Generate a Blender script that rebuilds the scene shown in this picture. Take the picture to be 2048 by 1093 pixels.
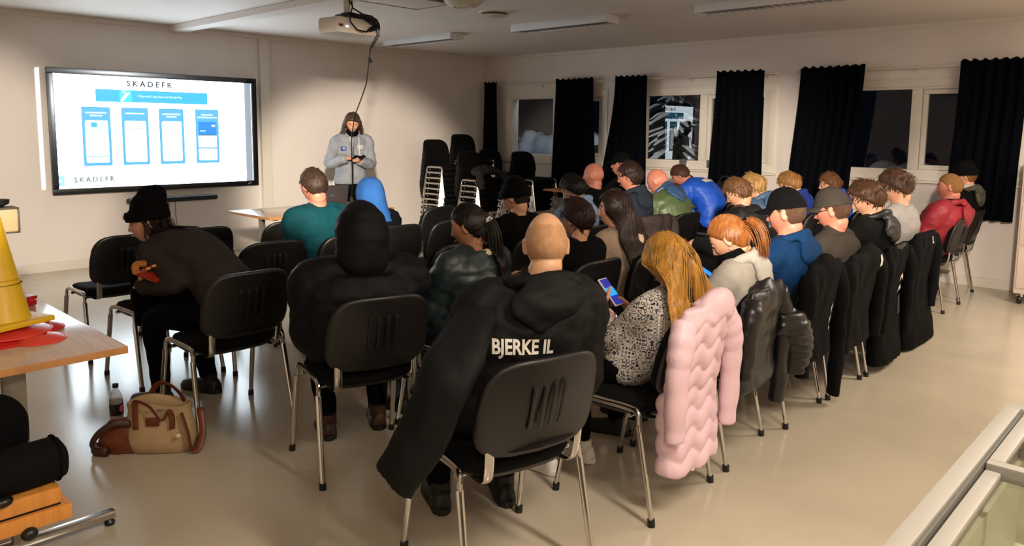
import bpy, bmesh, math, random
import numpy as np
from mathutils import Vector, Matrix, noise
from mathutils.bvhtree import BVHTree
for o in list(bpy.data.objects): bpy.data.objects.remove(o)
SC = bpy.context.scene
COL = SC.collection
R = math.radians
A = np.array
# ------------------------------------------------------------------ camera
CAMP = (-8.8827, -9.0427, 1.5632); PITCH, YAW, ROLL = 0.11673, 0.81265, 0.010378
FPX, CY = 1526.97, 436.18
cd = bpy.data.cameras.new('camera'); cam = bpy.data.objects.new('camera', cd); COL.objects.link(cam)
cd.sensor_width = 36; cd.lens = FPX/2048*36; cd.shift_y = -(546.5-CY)/2048; cd.clip_start = .05; cd.clip_end = 200
_f = Vector((math.sin(YAW)*math.cos(PITCH), math.cos(YAW)*math.cos(PITCH), -math.sin(PITCH)))
_r = Vector((math.cos(YAW), -math.sin(YAW), 0)); _u = _r.cross(_f)
_r, _u = _r*math.cos(ROLL)+_u*math.sin(ROLL), _u*math.cos(ROLL)-_r*math.sin(ROLL)
cam.matrix_world = Matrix(((_r.x,_u.x,-_f.x,CAMP[0]),(_r.y,_u.y,-_f.y,CAMP[1]),(_r.z,_u.z,-_f.z,CAMP[2]),(0,0,0,1)))
SC.camera = cam
# ------------------------------------------------------------------ world (winter night)
w = bpy.data.worlds.new('night_sky'); SC.world = w; w.use_nodes = True
w.node_tree.nodes['Background'].inputs[0].default_value = (.012,.016,.028,1); w.node_tree.nodes['Background'].inputs[1].default_value = .06
# ------------------------------------------------------------------ exposure
SC.view_settings.view_transform = 'Standard'; SC.view_settings.look = 'None'
SC.view_settings.exposure = 1.0; SC.view_settings.gamma = 1; SC.view_settings.use_curve_mapping = False
# ------------------------------------------------------------------ room lamps (rear ceiling luminaires that are switched on, plus an added lamp with fill beams)
WARM = (1.0,.87,.72)
def area(name, loc, size, power, color=WARM, rot=(0,0,0), spread=180):
    l = bpy.data.lights.new(name,'AREA'); l.shape='RECTANGLE'; l.size=size[0]; l.size_y=size[1]; l.energy=power; l.color=color; l.spread=R(spread)
    o = bpy.data.objects.new(name,l); COL.objects.link(o); o.location=loc; o.rotation_euler=rot; return o
def spot(name, loc, target, ang, power, color=WARM, blend=.5, size=.05):
    l = bpy.data.lights.new(name,'SPOT'); l.energy=power; l.color=color; l.spot_size=R(ang); l.spot_blend=blend; l.shadow_soft_size=size
    o = bpy.data.objects.new(name,l); COL.objects.link(o); o.location=loc
    o.rotation_euler=(Vector(target)-Vector(loc)).to_track_quat('-Z','Y').to_euler(); return o
area('lamp_light_a', (-7.0,-9.2,2.60), (.18,1.2), 40)
area('lamp_light_b', (-2.6,-9.3,2.60), (.18,1.2), 55)
area('fill_light_c', (-9.2,-9.4,2.60), (.18,1.2), 24)  # added lamp close behind the camera, fills the near floor
spot('lamp_beam_a', (-9.1,-9.3,2.56), (-2.45,0,.55), 18.5, 2600, blend=.55, size=.12)
spot('lamp_beam_b', (-9.1,-9.3,2.56), (-7.3,0,.75), 22, 1350, blend=.6, size=.12)
spot('fill_beam_c', (-9.1,-9.5,2.56), (0,-4.3,.45), 22, 1900, blend=.7, size=.12)  # added fill spot, brightens the middle of the window wall
spot('fill_beam_d', (-9.1,-9.5,2.56), (0,-7.3,.45), 17, 700, blend=.7, size=.12)  # added fill spot for the low right end of the window wall
# ------------------------------------------------------------------ helpers
def lin(h):
    if isinstance(h,str):
        h=h.lstrip('#'); c=[int(h[i:i+2],16)/255 for i in (0,2,4)]
        return tuple((x/12.92 if x<=.04045 else ((x+.055)/1.055)**2.4) for x in c)
    return tuple(h)
MATS={}
def mat(name, col, rough=.6, metal=0, bump=0, bscale=60, var=0, vscale=8, emit=None, sheen=0, spec=.5, stretch=None, col2=None, coat=0, trans=0):
    if name in MATS: return MATS[name]
    m=bpy.data.materials.new(name); m.use_nodes=True; nt=m.node_tree; b=nt.nodes['Principled BSDF']
    c=lin(col); b.inputs['Base Color'].default_value=(*c,1); b.inputs['Roughness'].default_value=rough; b.inputs['Metallic'].default_value=metal
    b.inputs['Specular IOR Level'].default_value=spec
    if sheen: b.inputs['Sheen Weight'].default_value=sheen
    if coat: b.inputs['Coat Weight'].default_value=coat
    if trans: b.inputs['Transmission Weight'].default_value=trans
    if emit: b.inputs['Emission Color'].default_value=(*lin(col),1); b.inputs['Emission Strength'].default_value=emit
    if var or bump or col2:
        tc=nt.nodes.new('ShaderNodeTexCoord'); mp=nt.nodes.new('ShaderNodeMapping'); nt.links.new(tc.outputs['Object'],mp.inputs[0])
        if stretch: mp.inputs['Scale'].default_value=stretch
        if var or col2:
            n=nt.nodes.new('ShaderNodeTexNoise'); n.inputs['Scale'].default_value=vscale; n.inputs['Detail'].default_value=4
            nt.links.new(mp.outputs[0],n.inputs['Vector'])
            r=nt.nodes.new('ShaderNodeValToRGB'); nt.links.new(n.outputs[0],r.inputs[0])
            c2=lin(col2) if col2 else tuple(x*(1-var) for x in c); c1=c if col2 else tuple(min(1,x*(1+var)) for x in c)
            r.color_ramp.elements[0].position=.35; r.color_ramp.elements[1].position=.65
            r.color_ramp.elements[0].color=(*c2,1); r.color_ramp.elements[1].color=(*c1,1)
            nt.links.new(r.outputs[0],b.inputs['Base Color'])
        if bump:
            n=nt.nodes.new('ShaderNodeTexNoise'); n.inputs['Scale'].default_value=bscale; n.inputs['Detail'].default_value=3
            nt.links.new(mp.outputs[0],n.inputs['Vector'])
            bp=nt.nodes.new('ShaderNodeBump'); bp.inputs['Strength'].default_value=bump; bp.inputs['Distance'].default_value=.01
            nt.links.new(n.outputs[0],bp.inputs['Height']); nt.links.new(bp.outputs[0],b.inputs['Normal'])
    MATS[name]=m; return m
def cloth(name,col,rough=.9,var=.12,bump=.25,bscale=220,sheen=0): return mat(name,col,rough,0,bump,bscale,var,9,sheen=sheen,spec=.12)

class MB:
    def __init__(s): s.v=[]; s.f=[]; s.mi=[]; s.n=0
    def add(s,V,F,m=0):
        V=np.asarray(V,float).reshape(-1,3); s.v.append(V); k=s.n
        s.f+= [tuple(int(i)+k for i in f) for f in F]; s.mi+=[m]*len(F); s.n+=len(V); return s
    def V(s): return np.concatenate(s.v) if s.v else np.zeros((0,3))
    def box(s,c,d,b=0,rot=None,m=0,seg=2):
        V,F=_cbox(tuple(round(x,5) for x in d),b,seg)
        V=V.copy()
        if rot is not None: V=V@np.array(rot.to_matrix() if hasattr(rot,'to_matrix') else rot).T
        return s.add(V+A(c),F,m)
    def tube(s,P,r,n=8,m=0,cap=True,flat=1.0,up=None,closed=False):
        P=[Vector(p) for p in P]; k=len(P); rr=[r]*k if np.isscalar(r) else list(r)
        fl=[flat]*k if np.isscalar(flat) else list(flat)
        T=[]
        for i in range(k):
            if closed: t=(P[(i+1)%k]-P[i-1])
            else: t=(P[min(i+1,k-1)]-P[max(i-1,0)])
            T.append(t.normalized() if t.length>1e-9 else Vector((0,0,1)))
        u=Vector(up) if up is not None else (Vector((0,0,1)) if abs(T[0].z)<.9 else Vector((1,0,0)))
        V=[]
        for i in range(k):
            u=(u-T[i]*u.dot(T[i]))
            if u.length<1e-6: u=T[i].orthogonal()
            u.normalize(); b=T[i].cross(u)
            for j in range(n):
                a=2*math.pi*j/n; q=P[i]+u*(math.cos(a)*rr[i]*fl[i])+b*(math.sin(a)*rr[i]); V.append(q[:])
        F=[]
        for i in range(k if closed else k-1):
            i2=(i+1)%k
            for j in range(n): F.append((i*n+j,i*n+(j+1)%n,i2*n+(j+1)%n,i2*n+j))
        if cap and not closed: F+= [tuple(range(n-1,-1,-1)), tuple((k-1)*n+j for j in range(n))]
        return s.add(V,F,m)
    def loft(s,rings,m=0,cap=True,closed=False):
        n=len(rings[0]); k=len(rings); F=[]
        for i in range(k if closed else k-1):
            i2=(i+1)%k
            for j in range(n): F.append((i*n+j,i*n+(j+1)%n,i2*n+(j+1)%n,i2*n+j))
        if cap and not closed: F+= [tuple(range(n-1,-1,-1)), tuple((k-1)*n+j for j in range(n))]
        return s.add(np.concatenate([np.asarray(r,float) for r in rings]),F,m)
    def ell(s,c,r,rot=None,m=0,nu=16,nv=10):
        d,F=_sph(nu,nv); V=d*A(r)
        if rot is not None: V=V@np.array(rot).T
        return s.add(V+A(c),F,m)
    def lathe(s,prof,c=(0,0,0),n=24,m=0,rot=None):
        a=np.linspace(0,2*np.pi,n,endpoint=False); rings=[]
        for r,z in prof:
            ring=np.stack([np.cos(a)*r,np.sin(a)*r,np.full(n,z)],1)
            if rot is not None: ring=ring@np.array(rot).T
            rings.append(ring+A(c))
        return s.loft(rings,m)
    def prism(s,poly,z0,z1,m=0,M=None):
        n=len(poly); V=[(x,y,z0) for x,y in poly]+[(x,y,z1) for x,y in poly]
        if M is not None: V=[tuple(M@Vector(v)) for v in V]
        F=[tuple(range(n-1,-1,-1)),tuple(range(n,2*n))]+[(i,(i+1)%n,n+(i+1)%n,n+i) for i in range(n)]
        return s.add(V,F,m)
    def grid(s,P,m=0,thick=0):
        P=np.asarray(P,float); a,b=P.shape[:2]; F=[(i*b+j,i*b+j+1,(i+1)*b+j+1,(i+1)*b+j) for i in range(a-1) for j in range(b-1)]
        if not thick: return s.add(P.reshape(-1,3),F,m)
        du=np.gradient(P,axis=0); dv=np.gradient(P,axis=1); N=np.cross(du,dv); N/=np.linalg.norm(N,axis=2,keepdims=True)+1e-12
        V=np.concatenate([(P+N*thick/2).reshape(-1,3),(P-N*thick/2).reshape(-1,3)]); o=a*b
        F2=[tuple(reversed([i+o for i in f])) for f in F]
        E=[(i*b,(i+1)*b) for i in range(a-1)]+[((i+1)*b+b-1,i*b+b-1) for i in range(a-1)]+[(j+1,j) for j in range(b-1)]+[((a-1)*b+j,(a-1)*b+j+1) for j in range(b-1)]
        return s.add(V,F+F2+[(p,q,q+o,p+o) for p,q in E],m)
    def xf(s,M):
        M=np.array(M); s.v=[(v@M[:3,:3].T)+M[:3,3] for v in s.v]; return s
_cb={}
def _cbox(d,b,seg):
    k=(d,round(b,5),seg)
    if k not in _cb:
        bm=bmesh.new(); bmesh.ops.create_cube(bm,size=1); bmesh.ops.scale(bm,vec=d,verts=bm.verts)
        if b>0: bmesh.ops.bevel(bm,geom=bm.edges[:],offset=min(b,min(d)*.49),segments=seg,profile=.6,affect='EDGES')
        bm.verts.index_update(); _cb[k]=(A([v.co[:] for v in bm.verts]),[tuple(v.index for v in f.verts) for f in bm.faces]); bm.free()
    return _cb[k]
_sp={}
def _sph(nu,nv):
    if (nu,nv) not in _sp:
        V=[(0,0,1)]
        for i in range(1,nv):
            t=math.pi*i/nv
            for j in range(nu): a=2*math.pi*j/nu; V.append((math.sin(t)*math.cos(a),math.sin(t)*math.sin(a),math.cos(t)))
        V.append((0,0,-1)); L=len(V)-1; F=[]
        for j in range(nu):
            F.append((0,1+j,1+(j+1)%nu)); F.append((L,L-nu+(j+1)%nu,L-nu+j))
        for i in range(nv-2):
            for j in range(nu): F.append((1+i*nu+j,1+(i+1)*nu+j,1+(i+1)*nu+(j+1)%nu,1+i*nu+(j+1)%nu))
        _sp[(nu,nv)]=(A(V),F)
    return _sp[(nu,nv)]
def mesh_from(name,V,F,mats,mi=None,smooth=True,sharp=None):
    me=bpy.data.meshes.new(name); me.from_pydata(np.asarray(V).tolist(),[],F if isinstance(F,list) else F.tolist()); 
    for m in (mats if isinstance(mats,(list,tuple)) else [mats]): me.materials.append(m)
    if mi is not None and len(me.materials)>1: me.polygons.foreach_set('material_index',np.asarray(mi,dtype=np.int32))
    if smooth:
        me.polygons.foreach_set('use_smooth',np.ones(len(me.polygons),dtype=bool))
        if sharp: me.set_sharp_from_angle(angle=R(sharp))
    me.update(); return me
def tag(o,label=None,cat=None,group=None,kind=None):
    if label: o['label']=label
    if cat: o['category']=cat
    if group: o['group']=group
    if kind: o['kind']=kind
    return o
def link(name,me,parent=None,loc=None,rot=None):
    o=bpy.data.objects.new(name,me); COL.objects.link(o)
    if parent: o.parent=parent
    if loc is not None: o.location=loc
    if rot is not None: o.rotation_euler=rot
    return o
def ob(name,mb,mats,parent=None,smooth=True,sharp=40,**k):
    return tag(link(name,mesh_from(name,mb.V(),mb.f,mats,mb.mi,smooth,sharp),parent),**k)
def empty(name,loc,rz=0,**k):
    o=bpy.data.objects.new(name,None); COL.objects.link(o); o.location=loc; o.rotation_euler=(0,0,rz); o.empty_display_size=.1; return tag(o,**k)
def struct(name,mb,m,parent=None,smooth=False): return ob(name,mb,m,parent,smooth,kind=None if parent else 'structure')
def dup(root,loc=None,rz=None,**k):
    def cp(o,par):
        c=o.copy(); COL.objects.link(c); c.parent=par
        for ch in o.children: cp(ch,c)
        return c
    r=cp(root,None)
    if loc is not None: r.location=loc
    if rz is not None: r.rotation_euler=(0,0,rz)
    return tag(r,**k)
def vnormals(me):
    n=np.empty(len(me.vertices)*3,dtype=np.float32); me.vertices.foreach_get('normal',n); return n.reshape(-1,3).astype(float)
def fuse(mb,voxel,smooth=2,fac=.5):
    me=bpy.data.meshes.new('tmp'); me.from_pydata(mb.V().tolist(),[],mb.f); o=bpy.data.objects.new('tmp',me); COL.objects.link(o)
    r=o.modifiers.new('r','REMESH'); r.mode='VOXEL'; r.voxel_size=voxel
    if smooth: q=o.modifiers.new('s','SMOOTH'); q.factor=fac; q.iterations=smooth
    dg=bpy.context.evaluated_depsgraph_get(); e=o.evaluated_get(dg); m2=e.to_mesh()
    nv=len(m2.vertices); V=np.empty(nv*3,dtype=np.float32); m2.vertices.foreach_get('co',V); V=V.reshape(-1,3).astype(float)
    N=vnormals(m2); L=np.empty(len(m2.loops),dtype=np.int32); m2.loops.foreach_get('vertex_index',L)
    F=L.reshape(-1,4) if len(L)==4*len(m2.polygons) else [tuple(p.vertices) for p in m2.polygons]
    F=F.tolist() if hasattr(F,'tolist') else F
    e.to_mesh_clear(); bpy.data.objects.remove(o); bpy.data.meshes.remove(me)
    return V,N,F
def nz(V,sc,seed=0):
    s=A(sc if not np.isscalar(sc) else (sc,sc,sc)); Q=V*s+seed*7.31
    nn=noise.noise; return np.fromiter((nn(q) for q in Q.tolist()),float,len(Q))
def sstep(a,b,x):
    t=np.clip((x-a)/(b-a),0,1); return t*t*(3-2*t)
def nrm(v): v=A(v,dtype=float); return v/(np.linalg.norm(v)+1e-12)
def text_mesh(body,size,bold=0.0,xs=1.0,align='CENTER',space=1.0,depth=0):
    c=bpy.data.curves.new('t','FONT'); c.body=body; c.size=size; c.align_x=align; c.align_y='CENTER'; c.offset=bold; c.space_character=space; c.extrude=depth; c.resolution_u=3
    o=bpy.data.objects.new('t',c); COL.objects.link(o); dg=bpy.context.evaluated_depsgraph_get(); me=o.evaluated_get(dg).to_mesh()
    V=A([v.co[:] for v in me.vertices]) if len(me.vertices) else np.zeros((0,3)); F=[tuple(p.vertices) for p in me.polygons]
    o.evaluated_get(dg).to_mesh_clear(); bpy.data.objects.remove(o); V=V*A([xs,1,1]); return V,F
def subdiv(V,F,n=1):
    bm=bmesh.new(); vs=[bm.verts.new(v) for v in V]
    for f in F:
        try: bm.faces.new([vs[i] for i in f])
        except ValueError: pass
    bmesh.ops.triangulate(bm,faces=bm.faces[:])
    for _ in range(n): bmesh.ops.subdivide_edges(bm,edges=bm.edges[:],cuts=1)
    bm.verts.index_update(); out=A([v.co[:] for v in bm.verts]),[tuple(v.index for v in f.verts) for f in bm.faces]; bm.free(); return out
def project_print(name,UV,F,bvh,M,dirv,m,parent,off=.004):
    """lay flat lettering onto a garment: M maps (u,v,0) to parent space, cast along dirv"""
    V=[]; d=Vector(dirv).normalized()
    for u in UV:
        p=M@Vector((u[0],u[1],0)); h=bvh.ray_cast(p-d*.4,d)
        V.append((h[0]-d*off)[:] if h[0] is not None else p[:])
    mb=MB(); mb.add(V,F); return ob(name,mb,m,parent,smooth=False)
def sring(cx,cy,z,hw,hd,n=28,p=3.2):
    a=np.linspace(0,2*np.pi,n,endpoint=False); c,s=np.cos(a),np.sin(a)
    return np.stack([cx+hw*np.sign(c)*np.abs(c)**(2/p),cy+hd*np.sign(s)*np.abs(s)**(2/p),np.full(n,z)],1)
def bez(P,n):
    """smooth Catmull-Rom curve through P"""
    P=[Vector(p) for p in P]; Q=[P[0]*2-P[1]]+P+[P[-1]*2-P[-2]]; out=[]
    for i in range(1,len(Q)-2):
        for k in range(n):
            t=k/n; a,b,c,d=Q[i-1:i+3]
            out.append(.5*((2*b)+(c-a)*t+(2*a-5*b+4*c-d)*t*t+(3*b-a-3*c+d)*t**3))
    out.append(P[-1]); return out
# ================================================================== ROOM
def wall_mat(name,col,axis):
    m=mat(name,col,.55,var=.03,vscale=1.5,spec=.3); nt=m.node_tree; b=nt.nodes['Principled BSDF']
    tc=nt.nodes.new('ShaderNodeTexCoord'); sx=nt.nodes.new('ShaderNodeSeparateXYZ'); nt.links.new(tc.outputs['Object'],sx.inputs[0])
    mu=nt.nodes.new('ShaderNodeMath'); mu.operation='MODULO'; mu.inputs[1].default_value=.12
    ab=nt.nodes.new('ShaderNodeMath'); ab.operation='ABSOLUTE'; nt.links.new(sx.outputs[axis],ab.inputs[0]); nt.links.new(ab.outputs[0],mu.inputs[0])
    lt=nt.nodes.new('ShaderNodeMath'); lt.operation='GREATER_THAN'; lt.inputs[1].default_value=.005; nt.links.new(mu.outputs[0],lt.inputs[0])
    bp=nt.nodes.new('ShaderNodeBump'); bp.inputs['Strength'].default_value=.35; bp.inputs['Distance'].default_value=.004
    nt.links.new(lt.outputs[0],bp.inputs['Height']); nt.links.new(bp.outputs[0],b.inputs['Normal']); return m
M_wallF=wall_mat('wall_paint_front','#e2d9d2',0); M_wallR=wall_mat('wall_paint_side','#e2d8d1',1)
M_ceil=mat('ceiling_paint','#e8e0da',.6,var=.02,vscale=1,spec=.3)
M_trim=mat('trim_paint','#ddd5c8',.45,spec=.4)
M_floor=mat('floor_lino','#bdb29e',.2,bump=.015,bscale=25,var=.05,vscale=2.2,spec=.5)
XL,YB,H=-10.8,-11.0,2.7
mb=MB(); mb.box(((XL)/2,YB/2,-.05),(-XL+.4,-YB+.4,.1)); struct('floor',mb,M_floor)
mb=MB(); mb.box((XL/2,YB/2,H+.05),(-XL+.4,-YB+.4,.1)); struct('ceiling',mb,M_ceil)
mb=MB(); mb.box((XL/2,.1,H/2),(-XL+.4,.2,H)); struct('wall_front',mb,M_wallF)
mb=MB(); mb.box((XL/2,YB-.1,H/2),(-XL+.4,.2,H)); struct('wall_back',mb,M_wallF)
mb=MB(); mb.box((XL-.1,YB/2,H/2),(.2,-YB,H)); struct('wall_left',mb,M_wallR)
WIN=[-1.49,-3.98,-6.5]; WH=.93; Z0,Z1=1.12,2.07
mb=MB(); T=.2
mb.box((T/2,YB/2,Z0/2),(T,-YB,Z0)); mb.box((T/2,YB/2,(Z1+H)/2),(T,-YB,H-Z1))
edges=[0]+[e for c in WIN for e in (c+WH,c-WH)]+[YB]
for a,b in zip(edges[0::2],edges[1::2]): mb.box((T/2,(a+b)/2,(Z0+Z1)/2),(T,a-b,Z1-Z0))
struct('wall_right',mb,M_wallR)
# trims: cornice, skirting, covering strips
mb=MB(); mb.box((XL/2,-.012,H-.025),(-XL,.024,.05),.004); struct('trim_1',mb,M_trim)
mb=MB(); mb.box((-.012,YB/2,H-.025),(.024,-YB,.05),.004); struct('trim_2',mb,M_trim)
mb=MB(); mb.box((XL/2,-.009,.05),(-XL,.018,.10),.004); struct('baseboard_front',mb,M_trim)
mb=MB(); mb.box((-.009,YB/2,.05),(.018,-YB,.10),.004); struct('baseboard_right',mb,M_trim)
mb=MB(); mb.box((-3.945,-.03,(H-.05)/2),(.13,.06,H-.05),.006); struct('trim_3',mb,M_trim)       # boxed-in joint on the front wall
mb=MB(); mb.box((-5.02,YB/2,H-.035),(.17,-YB,.07),.008); struct('trim_4',mb,M_ceil)             # boxed-in joint under the ceiling
# ------------------------------------------------------------------ windows
M_frame=mat('window_paint','#e0d8cb',.4,spec=.4)
def glass_mat(name,ior,tint,rough=0.0):
    m=bpy.data.materials.new(name); m.use_nodes=True; nt=m.node_tree; nt.nodes.clear()
    o=nt.nodes.new('ShaderNodeOutputMaterial'); mx=nt.nodes.new('ShaderNodeMixShader'); t=nt.nodes.new('ShaderNodeBsdfTransparent'); g=nt.nodes.new('ShaderNodeBsdfGlossy'); fr=nt.nodes.new('ShaderNodeFresnel'); ge=nt.nodes.new('ShaderNodeNewGeometry'); mu=nt.nodes.new('ShaderNodeMath'); mu.operation='MULTIPLY_ADD'; mu.inputs[1].default_value=-1; 
    g.inputs['Roughness'].default_value=rough; fr.inputs[0].default_value=ior; t.inputs[0].default_value=(*tint,1)
    m2=nt.nodes.new('ShaderNodeMath'); m2.operation='SUBTRACT'; m2.inputs[0].default_value=1; nt.links.new(ge.outputs['Backfacing'],m2.inputs[1])
    m3=nt.nodes.new('ShaderNodeMath'); m3.operation='MULTIPLY'; nt.links.new(fr.outputs[0],m3.inputs[0]); nt.links.new(m2.outputs[0],m3.inputs[1]); nt.nodes.remove(mu)
    nt.links.new(m3.outputs[0],mx.inputs[0]); nt.links.new(t.outputs[0],mx.inputs[1]); nt.links.new(g.outputs[0],mx.inputs[2]); nt.links.new(mx.outputs[0],o.inputs[0]); return m
M_glass=glass_mat('window_glass',1.7,(.96,.97,.97))
M_latch=mat('latch_grey','#5d5a58',.5)
def rect_frame(mb,x0,x1,y0,y1,z0,z1,w,b=.005):
    xc,dx=(x0+x1)/2,x1-x0
    mb.box((xc,(y0+y1)/2,z1-w/2),(dx,y1-y0,w),b); mb.box((xc,(y0+y1)/2,z0+w/2),(dx,y1-y0,w),b)
    mb.box((xc,y0+w/2,(z0+z1)/2),(dx,w,z1-z0-2*w),b); mb.box((xc,y1-w/2,(z0+z1)/2),(dx,w,z1-z0-2*w),b)
for i,c in enumerate(WIN):
    W=empty('window_%d'%(i+1),(0,c,0),kind='structure')
    mb=MB(); rect_frame(mb,-.016,.0,-WH-.07,WH+.07,Z0-.06,Z1+.06,.085,.004); ob('casing',mb,M_frame,W,sharp=40)
    mb=MB(); rect_frame(mb,.0,.13,-WH,WH,Z0,Z1,.05); mb.box((.065,-.02,(Z0+Z1)/2),(.13,.10,Z1-Z0-.1),.004); ob('frame',mb,M_frame,W)
    mb=MB(); rect_frame(mb,.02,.07,-WH+.055,-.075,Z0+.052,Z1-.052,.05); ob('sash',mb,M_frame,W)
    mb=MB(); mb.box((.045,(-WH+.03)/2+-.02,(Z0+Z1)/2),(.006,WH-.2,Z1-Z0-.19)); ob('pane',mb,M_glass,W)
    mb=MB(); mb.box((.06,(WH-.02)/2,(Z0+Z1)/2),(.006,WH-.06,Z1-Z0-.09)); ob('pane',mb,M_glass,W)
    mb=MB(); mb.box((-.02,0,Z0-.075),(.06,2*WH+.2,.025),.006); ob('sill',mb,M_frame,W)
    if i==1:
        for y in (.24,-.16): mb=MB(); mb.box((-.012,y,Z0+.015),(.04,.10,.10),.01); mb.box((-.034,y,Z0+.015),(.012,.05,.05),.004); ob('latch_box',mb,M_latch,W)
# ------------------------------------------------------------------ outside: snow, hedge, snow-laden spruce, street lamp
M_snow=mat('snow','#dfe6ee',.8,bump=.4,bscale=9)
M_leafd=mat('winter_green','#1f2c26',.9,var=.4,vscale=20)
n=28; gx=np.linspace(.21,26,n); gy=np.linspace(-16,22,n); P=np.zeros((n,n,3))
for i in range(n):
    for j in range(n): P[i,j]=(gx[i],gy[j],-.15+.1*noise.noise((gx[i]*.4,gy[j]*.4,0)))
mb=MB(); mb.grid(P); tag(ob('snow_ground',mb,M_snow),kind='structure')
def lumps(seed,c,ext,n,r,voxel=.05):
    random.seed(seed); mb=MB()
    for _ in range(n): mb.ell((c[0]+random.uniform(-1,1)*ext[0],c[1]+random.uniform(-1,1)*ext[1],c[2]+random.uniform(-1,1)*ext[2]),[r*random.uniform(.5,1.2) for _ in range(3)],nu=10,nv=8)
    return fuse(mb,voxel,1)
hr=empty('snowy_hedge',(2.6,.55,0),label='low clipped hedge covered in snow outside the window by the stacked chairs',cat='hedge'); hr.scale=(1,1,1.18)
V,N,F=lumps(3,(0,0,.5),(.6,1.6,.4),90,.32); V=V+N*(.05*nz(V,7))[:,None]; link('foliage',mesh_from('foliage',V,F,M_leafd),hr)
V,N,F=lumps(4,(0,0,1.0),(.6,1.6,.06),80,.24); V=V+N*(.03*nz(V,6))[:,None]; link('snow_cap',mesh_from('snow_cap',V,F,M_snow),hr)
tr=empty('snowy_spruce',(2.1,-2.35,0),label='spruce with snow-laden branches outside the middle window',cat='tree')
mb=MB(); mb.tube([(0,0,-.1),(0,0,1.5),(0,0,2.9)],[.07,.05,.015]); ob('trunk',mb,mat('bark','#2a211b',.9),tr)
random.seed(8)
green=MB(); snow=MB()
for k in range(110):
    z=.25+2.6*random.random(); L=(3.1-z)*.42*random.uniform(.7,1.15); a=random.uniform(0,6.283); dx,dy=math.cos(a),math.sin(a)
    P=[(dx*L*t,dy*L*t,z-.28*L*t*t+.05*random.random()) for t in (0,.35,.7,1)]
    green.tube(P,[.05,.09,.075,.02],n=6,flat=.5,up=(0,0,1))
    snow.tube([(x*1.02,y*1.02,zz+.045) for x,y,zz in P[1:]],[.05*random.uniform(.6,1.2),.06*random.uniform(.6,1.2),.02],n=7,flat=.6,up=(0,0,1))
ob('branches',green,M_leafd,tr); ob('branch_snow',snow,M_snow,tr)
sb=empty('snow_mound',(1.9,-5.2,0),label='rounded mounds of snow below the middle window',cat='snow mound')
V,N,F=lumps(5,(0,0,.55),(.5,1.3,.35),60,.38); link('mound',mesh_from('mound',V,F,M_snow),sb)
sl=empty('street_lamp',(16.5,12.4,0),label='distant lit street lamp outside the window nearest the corner',cat='street lamp')
mb=MB(); mb.tube([(0,0,-.2),(0,0,1.5),(0,0,2.15)],[.07,.06,.05]); ob('pole',mb,mat('lamp_post','#333333',.5,.8),sl)
mb=MB(); mb.ell((0,0,2.3),(.13,.13,.15)); ob('globe',mb,mat('lamp_glow','#ffe2b8',.4,emit=40),sl)
L=bpy.data.lights.new('snow_fill_light','POINT'); L.energy=16; L.color=(.75,.85,1); L.shadow_soft_size=.3; o=link('snow_fill_light',L); o.location=(.6,-.9,2.65)  # added unseen light outside above the windows, brightens hedge and spruce snow
# ------------------------------------------------------------------ curtains and rods
M_cur=mat('curtain_cloth','#07090f',.95,bump=.2,bscale=300,spec=.05); M_rod=mat('rod_white','#d9d2c6',.35,spec=.5)
def rod(y0,y1,label):
    e=empty('curtain_rod',(-.09,(y0+y1)/2,2.245),label=label,cat='curtain rod',group='curtain rods')
    L=abs(y1-y0)/2; mb=MB(); mb.tube([(0,-L,0),(0,L,0)],.012,10); ob('pole',mb,M_rod,e)
    for s in (-1,1):
        mb=MB(); mb.ell((0,s*(L+.01),0),(.018,.025,.018)); ob('finial',mb,M_rod,e)
        mb=MB(); mb.tube([(.09,s*(L-.12),-.03),(.05,s*(L-.12),-.03),(0,s*(L-.12),-.012)],.007,6); mb.box((.085,s*(L-.12),-.03),(.01,.03,.06),.002); ob('bracket',mb,M_rod,e)
    mb=MB(); mb.tube([(.09,0,-.03),(.05,0,-.03),(0,0,-.012)],.007,6); mb.box((.085,0,-.03),(.01,.03,.06),.002); ob('bracket',mb,M_rod,e)
rod(-.1,-2.42,'white curtain rod over the window nearest the stacked chairs'); rod(-2.66,-4.98,'white curtain rod over the middle window'); rod(-5.25,-7.75,'white curtain rod over the window behind the red jacket')
def curtain(ya,yb,za,zb,zbot,folds,seed,label,rag=.0):
    """ya,yb top edges; za,zb bottom edges along the wall"""
    nu,nv=folds*9,26; P=np.zeros((nv,nu,3)); random.seed(seed); ph=random.random()*6; 
    for i in range(nv):
        t=i/(nv-1); z=2.285*(1-t)+zbot*t
        l=ya+(za-ya)*sstep(0,1,A(t))*(.7+.3*t); r=yb+(zb-yb)*sstep(0,1,A(t))
        for j in range(nu):
            u=j/(nu-1); a=2*math.pi*folds*(u+.02*math.sin(3*t+ph))+ph
            amp=(.022+.02*t)*(.7+.5*math.sin(5*u+ph))
            P[i,j]=(-.140-amp*(math.sin(a)+.3*math.sin(2.3*a+t*2))-.01, l+(r-l)*u+.006*math.cos(a), z+(.012*math.sin(7*u*folds+ph) if i==0 else 0)+rag*math.sin(4*u+ph)*t)
    e=empty('curtain',(0,0,0),label=label,cat='curtain',group='dark window curtains'); 
    mb=MB(); mb.grid(P,thick=.006); ob('drape',mb,M_cur,e,sharp=None)
    mb=MB(); Q=P[0:2].copy(); Q[1]=Q[0]+A((0,0,-.05)); Q=Q+A((-.004,0,0.004)); mb.grid(Q,thick=.01); ob('heading_tape',mb,M_cur,e,sharp=None)
curtain(-.16,-.42,-.12,-.47,.55,3,1,'narrow black curtain panel in the corner behind the stacked chairs')
curtain(-1.64,-2.33,-1.58,-2.42,.55,6,2,'black curtain on the right side of the window nearest the corner')
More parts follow.
